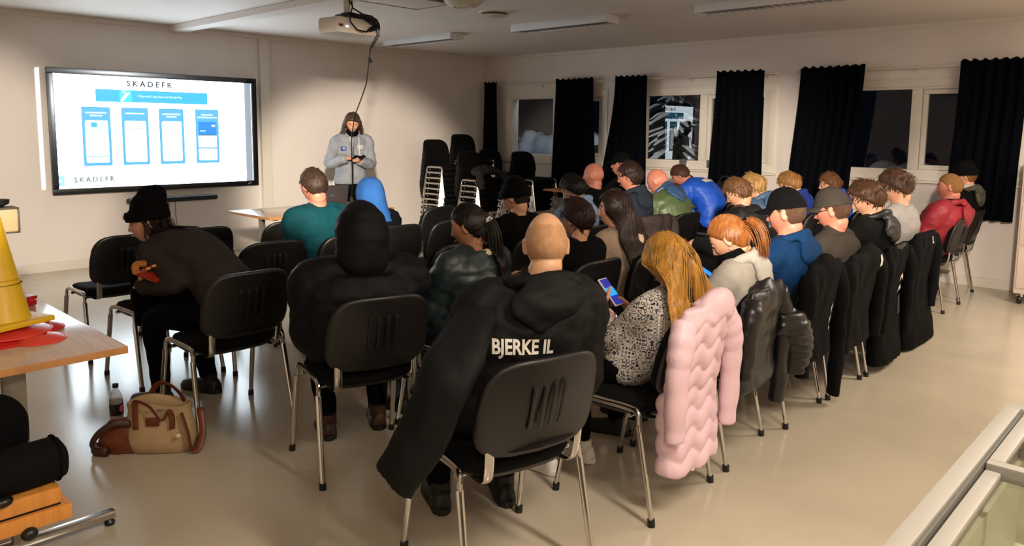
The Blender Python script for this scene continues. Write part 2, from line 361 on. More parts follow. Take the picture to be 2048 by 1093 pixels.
curtain(-2.72,-3.24,-2.5,-3.28,.55,5,3,'slanting black curtain on the left side of the middle window')
curtain(-4.26,-4.88,-4.2,-4.92,.6,6,4,'black curtain on the right side of the middle window')
curtain(-5.31,-6.02,-5.2,-5.9,.65,7,5,'black curtain behind the blond boy in the blue hooded top')
curtain(-6.94,-7.52,-6.9,-7.5,.69,6,6,'black curtain at the far right behind the man in red',.012)
# radiator under the last window
e=empty('radiator',(-.05,-6.45,0),label='flat cream electric heater on the wall behind the man in red',cat='radiator')
mb=MB(); mb.box((0,0,.37),(.05,1.05,.46),.012); ob('panel',mb,M_frame,e); mb=MB(); mb.box((-.01,0,.135),(.06,1.04,.02),.004); ob('bottom_grille',mb,mat('heater_edge','#9a8f7d',.5),e)
for y in (-.4,.4): mb=MB(); mb.box((.035,y,.3),(.03,.04,.3)); ob('wall_bracket',mb,M_trim,e)
# ------------------------------------------------------------------ ceiling fittings
M_lum=mat('luminaire_white','#d8d6d4',.4); M_louv=mat('louvre_alu','#d5d5d8',.18,1.0); M_tube_on=mat('tube_lit','#ffe9c8',.4,emit=7); M_tube_off=mat('tube_off','#e8e8ea',.25)
def luminaire(x,y,on,label):
    e=empty('ceiling_lamp',(x,y,H),label=label,cat='ceiling lamp',group='louvred ceiling lamps')
    mb=MB(); mb.box((0,0,-.012),(.2,1.30,.024),.004); mb.box((-.105,0,-.05),(.012,1.30,.06),.004); mb.box((.105,0,-.05),(.012,1.30,.06),.004)
    for s in (-1,1): mb.box((0,s*.645,-.05),(.22,.014,.06),.004)
    ob('housing',mb,M_lum,e)
    for s in (-.05,.05): mb=MB(); mb.tube([(s,-.6,-.05),(s,.6,-.05)],.013,8); ob('tube',mb,M_tube_on if on else M_tube_off,e)
    me=None
    for k in range(17):
        if me is None: mb=MB(); mb.box((0,0,-.064),(.196,.004,.026)); me=mesh_from('louvre',mb.V(),mb.f,M_louv,smooth=False)
        link('louvre',me,e,(0,-.576+k*.072,0))
    mb=MB(); mb.box((0,0,-.064),(.006,1.27,.026)); ob('centre_rib',mb,M_louv,e,smooth=False)
luminaire(-2.55,-1.45,False,'unlit louvred ceiling lamp nearest the corner'); luminaire(-2.55,-3.75,False,'unlit louvred ceiling lamp second from the corner'); luminaire(-2.5,-6.0,False,'unlit louvred ceiling lamp nearest the right edge of the ceiling')
luminaire(-7.0,-9.2,True,'lit louvred ceiling lamp behind the viewer, above the freezer'); luminaire(-9.2,-9.4,True,'lit louvred ceiling lamp just behind the viewer on the left'); luminaire(-2.6,-9.3,True,'lit louvred ceiling lamp behind the last row of chairs')  # the left one is added to house the spot beams
M_vent=mat('vent_cream','#d8cfbf',.4); M_dark=mat('vent_dark','#4c3f30',.8)
e=empty('air_valve',(-3.42,-3.6,H),label='round cream air valve with a dark slot in the ceiling',cat='air vent')
mb=MB(); mb.lathe([(.001,-.012),(.15,-.012),(.155,-.005),(.155,0),(.001,0)],n=32); ob('rim',mb,M_vent,e)
mb=MB(); mb.lathe([(.001,-.042),(.10,-.045),(.13,-.035),(.13,-.03),(.001,-.026)],n=32); ob('disc',mb,M_vent,e)
mb=MB(); mb.lathe([(.001,-.026),(.115,-.03),(.125,-.012),(.001,-.010)],n=32); ob('throat',mb,M_dark,e)
e=empty('round_diffuser',(-4.12,-3.9,H),label='round cream ribbed diffuser on the ceiling behind the projector',cat='air vent')
mb=MB(); mb.lathe([(.001,-.06),(.12,-.06),(.14,-.045),(.15,-.04),(.16,-.025),(.17,-.02),(.17,0),(.001,0)],n=32); ob('body',mb,M_vent,e)
for r in (.05,.09): mb=MB(); mb.tube([(r*math.cos(a),r*math.sin(a),-.062) for a in np.linspace(0,6.283,25)[:-1]],.006,6,closed=True); ob('ring',mb,M_vent,e)
e=empty('ceiling_hatch',(-4.52,-3.52,H),label='flat rectangular ceiling panel with a thin metal edge',cat='ceiling panel')
mb=MB(); mb.box((0,0,-.012),(.78,.5,.022),.003); ob('panel',mb,M_ceil,e); mb=MB(); rect_frame(mb,-.01,.01,-.26,.26,-.40,.40,.014,.002); mb.xf(Matrix.Translation((0,0,-.018))@Matrix.Rotation(R(90),4,'Y')); ob('edge',mb,mat('hatch_edge','#7a746e',.4,.6),e)
# ================================================================== DISPLAY WALL
M_black=mat('plastic_black','#0a0b0d',.35,spec=.5); M_blackm=mat('plastic_black_matt','#0e0e10',.6,spec=.4)
M_chrome=mat('chrome','#c9c6c0',.16,1.0); M_white_e=mat('screen_white','#e6f5ff',.5,emit=4.6); M_white_e.node_tree.nodes['Principled BSDF'].inputs['Base Color'].default_value=(.02,.02,.02,1)
def em(name,col,s):
    m=mat(name,col,.5,emit=s*.72,spec=.1); m.node_tree.nodes['Principled BSDF'].inputs['Base Color'].default_value=(.01,.01,.012,1); return m
E_blue=em('slide_blue','#3fb0e6',1.0); E_card=em('slide_card','#58abd6',1.0); E_teal=em('slide_teal','#45d8e6',1.1); E_txt=em('slide_text_dark','#3a4c52',.15); E_pale=em('slide_pale','#b9ecff',1.3); E_cardw=em('slide_card_white','#f2fbff',2.4); E_line=em('slide_line','#5b93a8',.5); E_deep=em('slide_deep','#2f86d8',1.0); E_grey=em('slide_grey','#aab4c0',.7); E_bt=em('slide_pale_text','#7f979c',.5)
tv=empty('wall_display',(-5.24,0,0),label='large black-framed display on the front wall showing a white and blue slide',cat='display')
def q(x): return x+5.24
mb=MB(); x0,x1,z0,z1=q(-6.408),q(-4.09),.818,2.145
mb.box(((x0+x1)/2,-.03,(z0+z1)/2),(x1-x0-.06,.05,z1-z0-.06),.01); ob('back_housing',mb,M_black,tv)
mb=MB(); rect_frame(mb,-.02,.02,x0,x1,z0,z1,.062,.008); mb.xf(Matrix.Translation((0,-.075,0))@Matrix.Rotation(R(90),4,'Z')@Matrix.Diagonal((1,-1,1,1))); ob('bezel',mb,M_black,tv)
mb=MB(); mb.box((q(-5.252),-.072,1.482),(2.19,.006,1.21)); scr=ob('screen',mb,M_white_e,tv,smooth=False)
def sl_rect(name,xa,xb,za,zb,m,y=-.0765,r=0):
    mb=MB()
    if r:
        poly=[]
        for cx,cz,a0 in ((xb-r,zb-r,0),(xa+r,zb-r,90),(xa+r,za+r,180),(xb-r,za+r,270)):
            poly+=[(cx+r*math.cos(R(a0+k*30)),cz+r*math.sin(R(a0+k*30))) for k in range(4)]
        mb.prism([(q(x),z) for x,z in poly],0,.001,M=Matrix.Translation((0,y,0))@Matrix.Rotation(R(90),4,'X'))
    else: mb.box((q((xa+xb)/2),y,(za+zb)/2),(xb-xa,.001,zb-za))
    return ob(name,mb,m,scr,smooth=False)
def sl_text(name,s,x,z,size,m,y=-.0785,**k):
    V,F=text_mesh(s,size,**k); mb=MB(); mb.add([(q(x)+a,y,z+b) for a,b,_ in V],F); return ob(name,mb,m,scr,smooth=False)
sl_rect('side_strip',-4.245,-4.16,.88,2.085,E_grey)
sl_text('slide_title','SKADEFR',-5.375,2.01,.088,E_txt,xs=1.0,space=1.5,bold=.003); sl_text('slide_title','I',-5.015,2.01,.082,E_pale)
sl_rect('banner',-5.945,-4.713,1.806,1.942,E_blue); sl_rect('runner_panel',-5.70,-5.575,1.806,1.942,E_teal,-.0775)
for (xa,za,xb,zb,r) in ((-5.685,1.815,-5.655,1.85,.010),(-5.66,1.845,-5.635,1.885,.016),(-5.645,1.88,-5.615,1.905,.012),(-5.625,1.885,-5.60,1.91,.010),(-5.67,1.915,-5.64,1.93,.010)):
    mb=MB(); mb.tube([(q(xa),-.0785,za),(q(xb),-.0785,zb)],r,8,flat=.05,up=(0,1,0)); ob('runner_figure',mb,E_cardw,scr,smooth=False)
sl_text('banner_text','Tilgjengelig i App Store og Google Play',-5.262,1.878,.033,E_pale,bold=.0006,xs=.95)
for k,(xa,xb) in enumerate(((-6.095,-5.804),(-5.692,-5.404),(-5.288,-5.004),(-4.868,-4.584))):
    sl_rect('card',xa,xb,1.113,1.75,E_card); w_=xb-xa; xc=(xa+xb)/2
    sl_rect('phone_screen',xa+.03,xb-.03,1.148,1.603,E_cardw,-.0772,.016)
    for j,(f,zz) in enumerate(((.72,1.685),(.42,1.655))):
        if k==1 and j==1: continue
        if k==3: f=(.5,.86)[j]
        sl_rect('caption_line',xc-w_*f/2,xc+w_*f/2,zz-.008,zz+.008,E_pale,-.0772)
    if k==0: sl_rect('picture',xa+.03,xb-.03,1.45,1.6,E_pale,-.0778,.012); sl_rect('blot',xa+.09,xa+.15,1.53,1.58,E_blue,-.0782,.012); sl_rect('field_line',xa+.05,xb-.05,1.205,1.225,E_line,-.0778); sl_rect('field_inner',xa+.055,xb-.055,1.21,1.22,E_pale,-.0782)
    elif k<3: sl_rect('field_line',xa+.05,xb-.05,1.515,1.54,E_line,-.0778); sl_rect('field_inner',xa+.053,xb-.053,1.521,1.534,E_cardw,-.0782)
    else:
        sl_rect('picture',xa+.03,xb-.03,1.445,1.603,E_deep,-.0778); sl_rect('white_tag',xb-.09,xb-.045,1.545,1.57,E_pale,-.0782); sl_rect('white_tag',xa+.05,xa+.12,1.49,1.50,E_pale,-.0782)
        sl_rect('field_line',xa+.03,xb-.03,1.285,1.31,E_line,-.0778); sl_rect('field_inner',xa+.034,xb-.034,1.293,1.302,E_pale,-.0782); sl_rect('field_line',xa+.03,xb-.03,1.44,1.45,E_line,-.0782)
        sl_rect('pink_line',xa+.07,xb-.06,1.215,1.225,em('slide_pink','#f3d7ea',1.2),-.0782)
sl_rect('corner_logo',-6.347,-6.29,.91,1.02,em('slide_logo','#9fd6ee',1.0)); sl_rect('logo_mark',-6.345,-6.325,.95,.98,E_cardw,-.0775)
sl_text('slide_footer','SKADEFR',-5.998,.966,.074,E_bt,space=1.45,bold=.003); sl_text('slide_footer','I',-5.715,.966,.07,E_bt)
mb=MB(); mb.tube([(q(-4.235),-.098,.84),(q(-4.215),-.098,.852),(q(-4.195),-.098,.855)],.006,6,flat=.4); ob('maker_mark',mb,mat('mark_white','#d8dde2',.4),tv)
e=empty('soundbar',(-5.18,-.13,.71),label='long dark soundbar below the wall display',cat='soundbar')
mb=MB(); mb.box((0,0,0),(1.02,.11,.062),.026,seg=4); ob('body',mb,mat('soundbar_grey','#161b24',.55),e)
mb=MB(); mb.box((0,-.056,.0),(.94,.004,.04),.002); ob('grille',mb,mat('soundbar_mesh','#10141b',.8),e)
mb=MB(); mb.box((.03,-.058,.012),(.012,.004,.004)); ob('indicator',mb,mat('mark_white','#d8dde2',.4),e)
for s in (-.4,.4): mb=MB(); mb.box((s,.09,-.01),(.03,.08,.02)); ob('bracket',mb,M_blackm,e)
for x,zz in ((-5.2,.0),(-5.13,.05)):
    mb=MB(); mb.tube([(x,-.05,.69),(x+.01,-.02,.55),(x+.03,-.012,.35),(x+.02,-.012,zz+.08)],.0045,6); ob('wall_cable',mb,mat('cable_grey','#8b857c',.6),label='thin grey cable running down the wall from the %s of the soundbar'%('middle' if x<-5.15 else 'right of the middle'),cat='cable')
# projector -------------------------------------------------------------
M_pw=mat('projector_white','#d3c8b8',.45)
pj=empty('projector',(-5.02,-3.42,H-.02),R(4),label='white ceiling projector with tangled black cables on a pole mount',cat='projector')
mb=MB(); mb.lathe([(.001,0),(.08,0),(.08,-.012),(.03,-.02),(.027,-.16),(.001,-.16)],n=20); ob('pole',mb,M_pw,pj)
mb=MB()
pts=[(-.21,-.14),(.21,-.14),(.22,.10),(.10,.155),(-.10,.155),(-.22,.10)]
mb.loft([[(x*k,y*k,z) for x,y in pts] for k,z in ((.94,-.335),(1,-.31),(1,-.235),(.95,-.21))]); ob('body',mb,M_pw,pj,sharp=30)
mb=MB(); mb.box((0,-.02,-.19),(.17,.17,.045),.02); mb.box((0,0,-.17),(.07,.07,.04),.01); ob('ceiling_bracket',mb,M_black,pj)
mb=MB(); mb.tube([(0,.12,-.27),(0,.175,-.27)],[.05,.045],16); ob('lens',mb,M_black,pj)
mb=MB(); mb.box((-.175,-.142,-.28),(.045,.004,.022),.001); ob('red_label',mb,mat('label_red','#5c2018',.5),pj)
mb=MB(); mb.box((-.11,-.142,-.285),(.022,.004,.010)); ob('status_light',mb,mat('led_blue','#bcd6ff',.4,emit=3),pj)
mb=MB(); mb.box((.03,-.141,-.325),(.05,.003,.003)); ob('slot',mb,M_dark,pj)
mb=MB(); mb.box((.19,-.13,-.26),(.05,.03,.07),.006); ob('socket_panel',mb,mat('socket_dark','#3b3f3c',.5),pj)
random.seed(5)
for k in range(7):
    a=[(.0+.03*random.uniform(-1,1),-.05,-.155),(-.05+.2*random.random(),-.12-.05*random.random(),-.19),(.1+.1*random.random(),-.17,-.2-.06*random.random()),(.2+.03*random.uniform(-1,1),-.155,-.25-.04*random.random())]
    mb=MB(); mb.tube(bez(a,5),.007,6); ob('cable',mb,M_blackm,pj)
mb=MB(); mb.tube([(-.02,-.03,-.02),(.03,-.04,-.10),(-.03,-.09,-.16),(-.09,-.15,-.19),(-.1,-.17,-.25),(-.04,-.18,-.31),(.06,-.175,-.315),(.14,-.16,-.28)],.007,6); ob('looped_cable',mb,M_blackm,pj)
mb=MB(); mb.tube([(.02,-.03,-.0),(.03,-.04,-.11),(.1,-.09,-.16),(.17,-.12,-.17),(.21,-.14,-.2)],.007,6); ob('looped_cable',mb,M_blackm,pj)
mb=MB(); mb.tube([(.09,-.17,-.3),(.13,-.165,-.285),(.17,-.16,-.27)],[.012,.022,.012],8); ob('cable_plug',mb,M_blackm,pj)
cb=empty('hanging_cable',(0,0,0),label='black cable hanging from the projector down to the laptop',cat='cable')
mb=MB(); mb.tube([(-4.83,-3.56,2.44),(-4.80,-3.55,2.36),(-4.765,-3.4,2.26),(-4.75,-3.35,2.12),(-4.74,-3.3,1.95),(-4.735,-3.2,1.80),(-4.70,-3.05,1.66),(-4.60,-2.85,1.42),(-4.42,-2.6,1.12),(-4.32,-2.45,.90),(-4.27,-2.35,.76)],.0055,6); ob('cord',mb,M_blackm,cb)
mb=MB(); mb.tube([(-4.80,-3.57,2.44),(-4.745,-3.5,2.36),(-4.75,-3.4,2.26)],.005,6); ob('second_cord',mb,M_blackm,cb)
mb=MB(); mb.tube([(-4.75,-3.36,2.17),(-4.73,-3.35,2.14)],[.014,.02],8); ob('clip',mb,M_blackm,cb)
# the projector's own beam: a rectangular white picture thrown on the display and a sliver of wall beside it
l=bpy.data.lights.new('projector_beam','SPOT'); l.energy=420; l.spot_size=R(70); l.spot_blend=0; l.shadow_soft_size=.008; l.color=(.93,.97,1); l.use_nodes=True
o=link('projector_beam',l); o.location=(-5.03,-3.23,2.42); o.rotation_euler=(R(90),0,0)
nt=l.node_tree; en=[x for x in nt.nodes if x.type=='EMISSION'][0]; tc=nt.nodes.new('ShaderNodeTexCoord'); sp=nt.nodes.new('ShaderNodeSeparateXYZ'); nt.links.new(tc.outputs['Normal'],sp.inputs[0])
def mth(op,a,b):
    n=nt.nodes.new('ShaderNodeMath'); n.operation=op
    for i,x in enumerate((a,b)):
        if isinstance(x,(int,float)): n.inputs[i].default_value=x
        else: nt.links.new(x,n.inputs[i])
    return n.outputs[0]
u_=mth('DIVIDE',sp.outputs[0],sp.outputs[2]); v_=mth('DIVIDE',sp.outputs[1],sp.outputs[2])
# local direction is (dx,dz,-dy): u=-dx/dy, v=-dz/dy
D=3.23; ua,ub=(4.2-5.03)/D*1.0,(6.487-5.03)/D; va,vb=(2.42-2.135)/D,(2.42-.875)/D
msk=mth('MULTIPLY',mth('MULTIPLY',mth('GREATER_THAN',u_,ua),mth('LESS_THAN',u_,ub)),mth('MULTIPLY',mth('GREATER_THAN',v_,va),mth('LESS_THAN',v_,vb)))
nt.links.new(msk,en.inputs['Strength'])
# ================================================================== TABLES
M_beech=mat('beech_top','#d0b49e',.15,var=.08,vscale=5,stretch=(1,12,1),spec=.5); M_beech_edge=mat('beech_edge','#b9824e',.4,var=.1,vscale=12); M_beech2=mat('beech_bright','#d08a3e',.4,var=.1,vscale=6,stretch=(8,1,1))
M_steel=mat('steel_leg','#8f877a',.35,.7)
def table(name,loc,rz,L,W,Hh,label,cat='table',group=None,top=None):
    e=empty(name,loc,rz,label=label,cat=cat,group=group)
    mb=MB(); mb.box((0,0,Hh-.012),(L,W,.024),.004); ob('tabletop',mb,top or M_beech,e)
    mb=MB(); rect_frame(mb,-.013,.013,-W/2-.002,W/2+.002,-L/2-.002,L/2+.002,.004,.001); mb.xf(Matrix.Translation((0,0,Hh-.0135))@Matrix.Rotation(R(90),4,'Y')); ob('edge_band',mb,M_beech_edge,e)
    for s in (-1,1):
        x=s*(L/2-.11)
        mb=MB(); mb.box((x,-.05,(Hh-.024+.05)/2),(.035,.075,Hh-.024-.05),.008); lg=ob('leg',mb,M_steel,e)
        mb=MB(); mb.box((x,0,.042),(.04,W-.08,.03),.008); ob('foot_bar',mb,M_chrome,lg)
        mb=MB(); mb.box((x,0,Hh-.035),(.04,W-.16,.02),.004); ob('top_rail',mb,M_steel,lg)
        for t in (-1,1): mb=MB(); mb.lathe([(.001,0),(.018,0),(.02,.012),(.012,.022),(.01,.03),(.001,.03)],c=(x,t*(W/2-.06),0),n=12); ob('glide',mb,M_black,lg)
    mb=MB(); mb.box((0,0,Hh-.045),(L-.26,.03,.04),.004); ob('stretcher',mb,M_steel,e)
    return e
table('desk',(-4.67,-2.28,0),0,1.42,.8,.73,'beech desk in front of the wall where the presenter stands')
table('side_table',(-8.24,-5.36,0),R(90),1.4,.8,.73,'beech table at the left edge holding the yellow cones')
table('side_table',(-8.24,-3.93,0),R(90),1.4,.8,.73,'second beech table pushed up behind the table with the cones')
table('window_table',(-.52,-4.35,0),R(90),1.4,.7,.73,'beech table by the windows behind the bent man in bright blue',top=M_beech2)
table('window_table',(-.52,-2.75,0),R(90),1.4,.7,.73,'beech table by the windows beside the stacked chairs',top=M_beech2)
e=empty('laptop',(-4.42,-2.2,.73),R(-14),label='open dark laptop on the desk seen from behind its lid',cat='laptop')
mb=MB(); mb.box((0,.09,.009),(.34,.24,.016),.006); ob('base',mb,mat('laptop_grey','#3a383a',.4,.5),e)
mb=MB(); mb.box((0,-.055,.12),(.34,.010,.225),.006,rot=Matrix.Rotation(R(14),3,'X')); ob('lid',mb,mat('laptop_lid','#4a4447',.4,.4),e)
mb=MB(); mb.box((0,-.047,.12),(.31,.004,.19),.001,rot=Matrix.Rotation(R(14),3,'X')); ob('screen',mb,em('laptop_screen','#cfe4ff',.8),e)
mb=MB(); mb.lathe([(.001,0),(.014,0),(.014,.001),(.001,.001)],c=(0,-.062,.125),n=16,rot=Matrix.Rotation(R(90),3,'X')); ob('lid_mark',mb,mat('laptop_mark','#8b8588',.3,.8),e)
for k in range(4): 
    mb=MB(); mb.box((0,.04+.032*k,.018),(.28,.024,.003),.001); ob('key_row',mb,M_blackm,e)
# cables and extension block under the desk
random.seed(11)
for k,(c,lab) in enumerate((('#1a1a1a','black cable loop on the floor under the desk'),('#a8431f','orange cable loop on the floor under the desk'),('#202022','second black cable coil on the floor under the desk'))):
    P=[]; 
    for t in np.linspace(0,5.2,18): P.append((-4.8+.16*math.cos(t*1.3+k)+.04*k,-1.55+.10*math.sin(t*1.3+k),.02+.06*abs(math.sin(t*.9+k))))
    mb=MB(); mb.tube(P,.008,6); ob('floor_cable',mb,mat('cab%d'%k,c,.5),label=lab,cat='cable')
# ------------------------------------------------------------------ cones and discs on the side table
M_yel=mat('cone_yellow','#e0b51c',.4,bump=.02,bscale=40); M_red=mat('disc_red','#cf2a22',.35); M_red2=mat('disc_red_pale','#e2483a',.35); M_mag=mat('box_crimson','#b3242e',.3)
e=empty('traffic_cone',(-8.15,-5.62,.79),label='tall stack-topping yellow plastic cone on red discs at the left edge',cat='cone')
mb=MB(); V=[]
mb.lathe([(.11,.02),(.105,.03),(.028,.42),(.02,.43),(.016,.425),(.016,.4),(.09,.03)],n=28); ob('body',mb,M_yel,e)
mb=MB(); mb.box((0,0,.011),(.27,.27,.022),.006,rot=Matrix.Rotation(R(20),3,'Z')); ob('base',mb,M_yel,e)
mb=MB(); mb.lathe([(.085,.16),(.079,.16),(.077,.165),(.077,.175),(.081,.178)],n=28); ob('band',mb,M_yel,e)
e=empty('small_cone',(-8.03,-5.28,.73),label='small yellow marker cone behind the tall cone',cat='cone')
mb=MB(); mb.lathe([(.06,.004),(.055,.02),(.018,.09),(.001,.092)],n=20); ob('body',mb,M_yel,e); mb=MB(); mb.lathe([(.001,.0),(.075,.0),(.075,.008),(.001,.008)],n=20); ob('base',mb,M_yel,e)
for k,(dx,dy,z,r,m,lab) in enumerate(((-.02,-.02,.73,.15,M_red,'lowest red marker disc under the yellow cone'),(.03,.0,.75,.145,M_red2,'paler red marker disc lying in the stack under the cone'),(-.03,.04,.768,.14,M_red,'top red marker disc directly under the yellow cone'),(.16,.05,.733,.075,M_red,'small red disc poking out right of the cone stack'),(.10,-.12,.73,.09,M_red2,'small pale red disc in front of the cone stack'))):
    e=empty('marker_disc',(-8.15+dx,-5.62+dy,z),label=lab,cat='marker disc',group='red marker discs')
    mb=MB(); mb.lathe([(r,.0),(r,.006),(r*.86,.014),(r*.5,.024),(r*.34,.026),(r*.33,.02),(r*.5,.017),(r*.84,.006)],n=24); ob('dish',mb,m,e)
    mb=MB(); mb.tube([(r*math.cos(a),r*math.sin(a),.004) for a in np.linspace(0,6.283,25)[:-1]],.005,6,closed=True); ob('rim',mb,m,e)
e=empty('plastic_box',(-8.0,-5.05,.73),R(25),label='flat crimson plastic case lying behind the yellow cone',cat='box')
mb=MB(); mb.box((0,0,.014),(.20,.15,.028),.008); ob('tray',mb,M_mag,e); mb=MB(); mb.box((0,0,.038),(.205,.155,.018),.007); ob('lid',mb,M_mag,e); mb=MB(); mb.box((.07,-.07,.028),(.03,.02,.016),.004); ob('clasp',mb,M_red,e)
# overhead lamp or visualiser on its stand at the far left
e=empty('document_camera',(-7.765,-4.2,.73),label='cream headed device with a black knob on a stand at the left edge',cat='document camera')
mb=MB(); mb.box((-.10,0,.31),(.26,.12,.13),.016); ob('head',mb,mat('device_cream','#b3a27b',.4),e)
mb=MB(); rect_frame(mb,-.064,.064,-.136,.136,-.070,.070,.010,.005); mb.xf(Matrix.Translation((-.10,0,.31))@Matrix.Rotation(R(90),4,'Z')); ob('head_rim',mb,mat('device_dark','#4a4132',.5),e)
mb=MB(); mb.lathe([(.001,0),(.03,0),(.034,.010),(.058,.022),(.062,.045),(.001,.048)],c=(-.055,0,.377),n=20); ob('knob',mb,M_blackm,e)
mb=MB(); mb.lathe([(.001,0),(.035,.0),(.045,.02),(.001,.02)],c=(-.08,0,.226),n=20); ob('lens_ring',mb,mat('device_dark','#4a4132',.5),e)
mb=MB(); mb.tube([(-.18,0,.29),(-.22,0,.15),(-.23,0,.02)],.014,10); ob('column',mb,M_steel,e); mb=MB(); mb.lathe([(.001,0),(.12,0),(.12,.012),(.02,.024),(.001,.024)],c=(-.23,0,0),n=24); ob('base',mb,M_blackm,e)
# low bench with two thick beech boards, lower left
e=empty('low_bench',(-8.60,-6.25,0),R(0),label='two thick beech boards stacked on a low frame at the lower left',cat='bench')
mb=MB(); mb.box((.0,.0,.318),(.90,.30,.052),.008); ob('board',mb,M_beech2,e); mb=MB(); mb.box((-.03,.0,.382),(.90,.30,.054),.008); ob('board',mb,M_beech2,e)
mb=MB(); mb.box((-.01,0,.349),(.86,.27,.012)); ob('spacer',mb,M_blackm,e)
for x in (-.25,.2):
    mb=MB(); mb.box((x,0.02,.146),(.04,.22,.292),.006); lg=ob('leg',mb,M_steel,e)
mb=MB(); mb.ell((.325,-.15,.285),(.024,.022,.022)); ob('knob',mb,M_black,e); mb=MB(); mb.ell((.26,-.145,.412),(.03,.026,.018)); ob('knob',mb,M_black,e)
# ------------------------------------------------------------------ chest freezer with sliding glass lids (lower right)
fz=empty('chest_freezer',(-6.70,-9.05,0),label='grey chest freezer with sliding glass lids in the lower right corner',cat='freezer')
M_fz=mat('freezer_grey','#8d8982',.45,0); M_fzi=mat('freezer_inner','#b9b8a8',.5); M_fdk=mat('freezer_seal','#4b4a44',.6)
FL,FW,FH=1.75,.72,.9   # extends in -x from the far end, in -y
def fbox(name,x0,x1,y0,y1,z0,z1,m,b=.004,par=None): mb=MB(); mb.box(((x0+x1)/2,(y0+y1)/2,(z0+z1)/2),(x1-x0,y1-y0,z1-z0),b); return ob(name,mb,m,par or fz)
yn=.37; ys=yn-FW
mb=MB(); mb.box((-FL/2,yn-.02,.4),(FL,.04,.8),.01); mb.box((-FL/2,ys+.02,.4),(FL,.04,.8),.01); mb.box((-.02,(yn+ys)/2,.4),(.04,FW-.08,.8),.01); mb.box((-FL+.02,(yn+ys)/2,.4),(.04,FW-.08,.8),.01); mb.box((-FL/2,(yn+ys)/2,.05),(FL-.08,FW-.08,.1)); ob('cabinet',mb,M_fz,fz)
mb=MB(); mb.box((-FL/2,yn-.045,.45),(FL-.08,.01,.66)); mb.box((-FL/2,ys+.045,.45),(FL-.08,.01,.66)); mb.box((-.045,(yn+ys)/2,.45),(.01,FW-.1,.66)); mb.box((-FL+.045,(yn+ys)/2,.45),(.01,FW-.1,.66)); mb.box((-FL/2,(yn+ys)/2,.56),(FL-.1,FW-.1,.02)); ob('liner',mb,M_fzi,fz)
mb=MB(); rect_frame(mb,-.05,.05,ys,yn,-FL,0,.034,.003); mb.xf(Matrix.Translation((0,0,.85))@Matrix(((0,0,1,0),(0,1,0,0),(1,0,0,0),(0,0,0,1)))); ob('top_rim',mb,M_fz,fz)
fbox('seal',-FL+.034,-.034,yn-.041,yn-.035,.86,.893,M_fdk,.001)
M_fglass=glass_mat('freezer_glass',1.9,(.95,.96,.91),.02)
for k,(xa,xb,z) in enumerate(((-.43,-.045,.886),(-FL+.045,-.40,.872))):
    mb=MB(); mb.box(((xa+xb)/2,(yn+ys)/2,z),(xb-xa-.04,FW-.14,.006)); lid=ob('glass_lid',mb,M_fglass,fz,smooth=False)
    mb=MB(); rect_frame(mb,-.009,.009,ys+.045,yn-.043,xa,xb,.029,.004); mb.xf(Matrix.Translation((0,0,z))@Matrix(((0,0,1,0),(0,1,0,0),(1,0,0,0),(0,0,0,1)))); ob('lid_frame',mb,M_fz,lid)
for k in range(5):
    y=yn-.1-k*.12; mb=MB(); mb.tube([(-FL+.1,y,.60),(-.1,y,.60)],.004,6); ob('basket_wire',mb,M_chrome,fz)
for k in range(9):
    x=-.15-k*.18; mb=MB(); mb.tube([(x,yn-.06,.605),(x,ys+.06,.605)],.004,6); ob('basket_wire',mb,M_chrome,fz)
# tall white trolley cabinet at the right edge
e=empty('wheeled_cabinet',(-.42,-7.86,0),label='pale cabinet on black castors at the right edge beside the wall',cat='cabinet')
mb=MB(); mb.box((0,0,.72),(.5,.44,1.24),.012); ob('body',mb,mat('cabinet_pale','#c9b7ab',.5),e)
for k in range(3): 
    mb=MB(); mb.box((-.255,0,.34+k*.4),(.012,.40,.37),.004); d=ob('drawer',mb,mat('cabinet_pale','#c9b7ab',.5),e); mb=MB(); mb.box((-.268,0,.48+k*.4),(.018,.12,.014),.004); ob('handle',mb,M_steel,d)
for x in (-.2,.2):
    for y in (-.17,.17):
        mb=MB(); mb.lathe([(.001,-.016),(.042,-.016),(.045,0),(.042,.016),(.001,.016)],c=(x,y,.045),n=16,rot=Matrix.Rotation(R(90),3,'X')); c_=ob('castor',mb,M_black,e); mb=MB(); mb.box((x,y,.082),(.05,.05,.03),.004); ob('castor_fork',mb,M_chrome,c_)
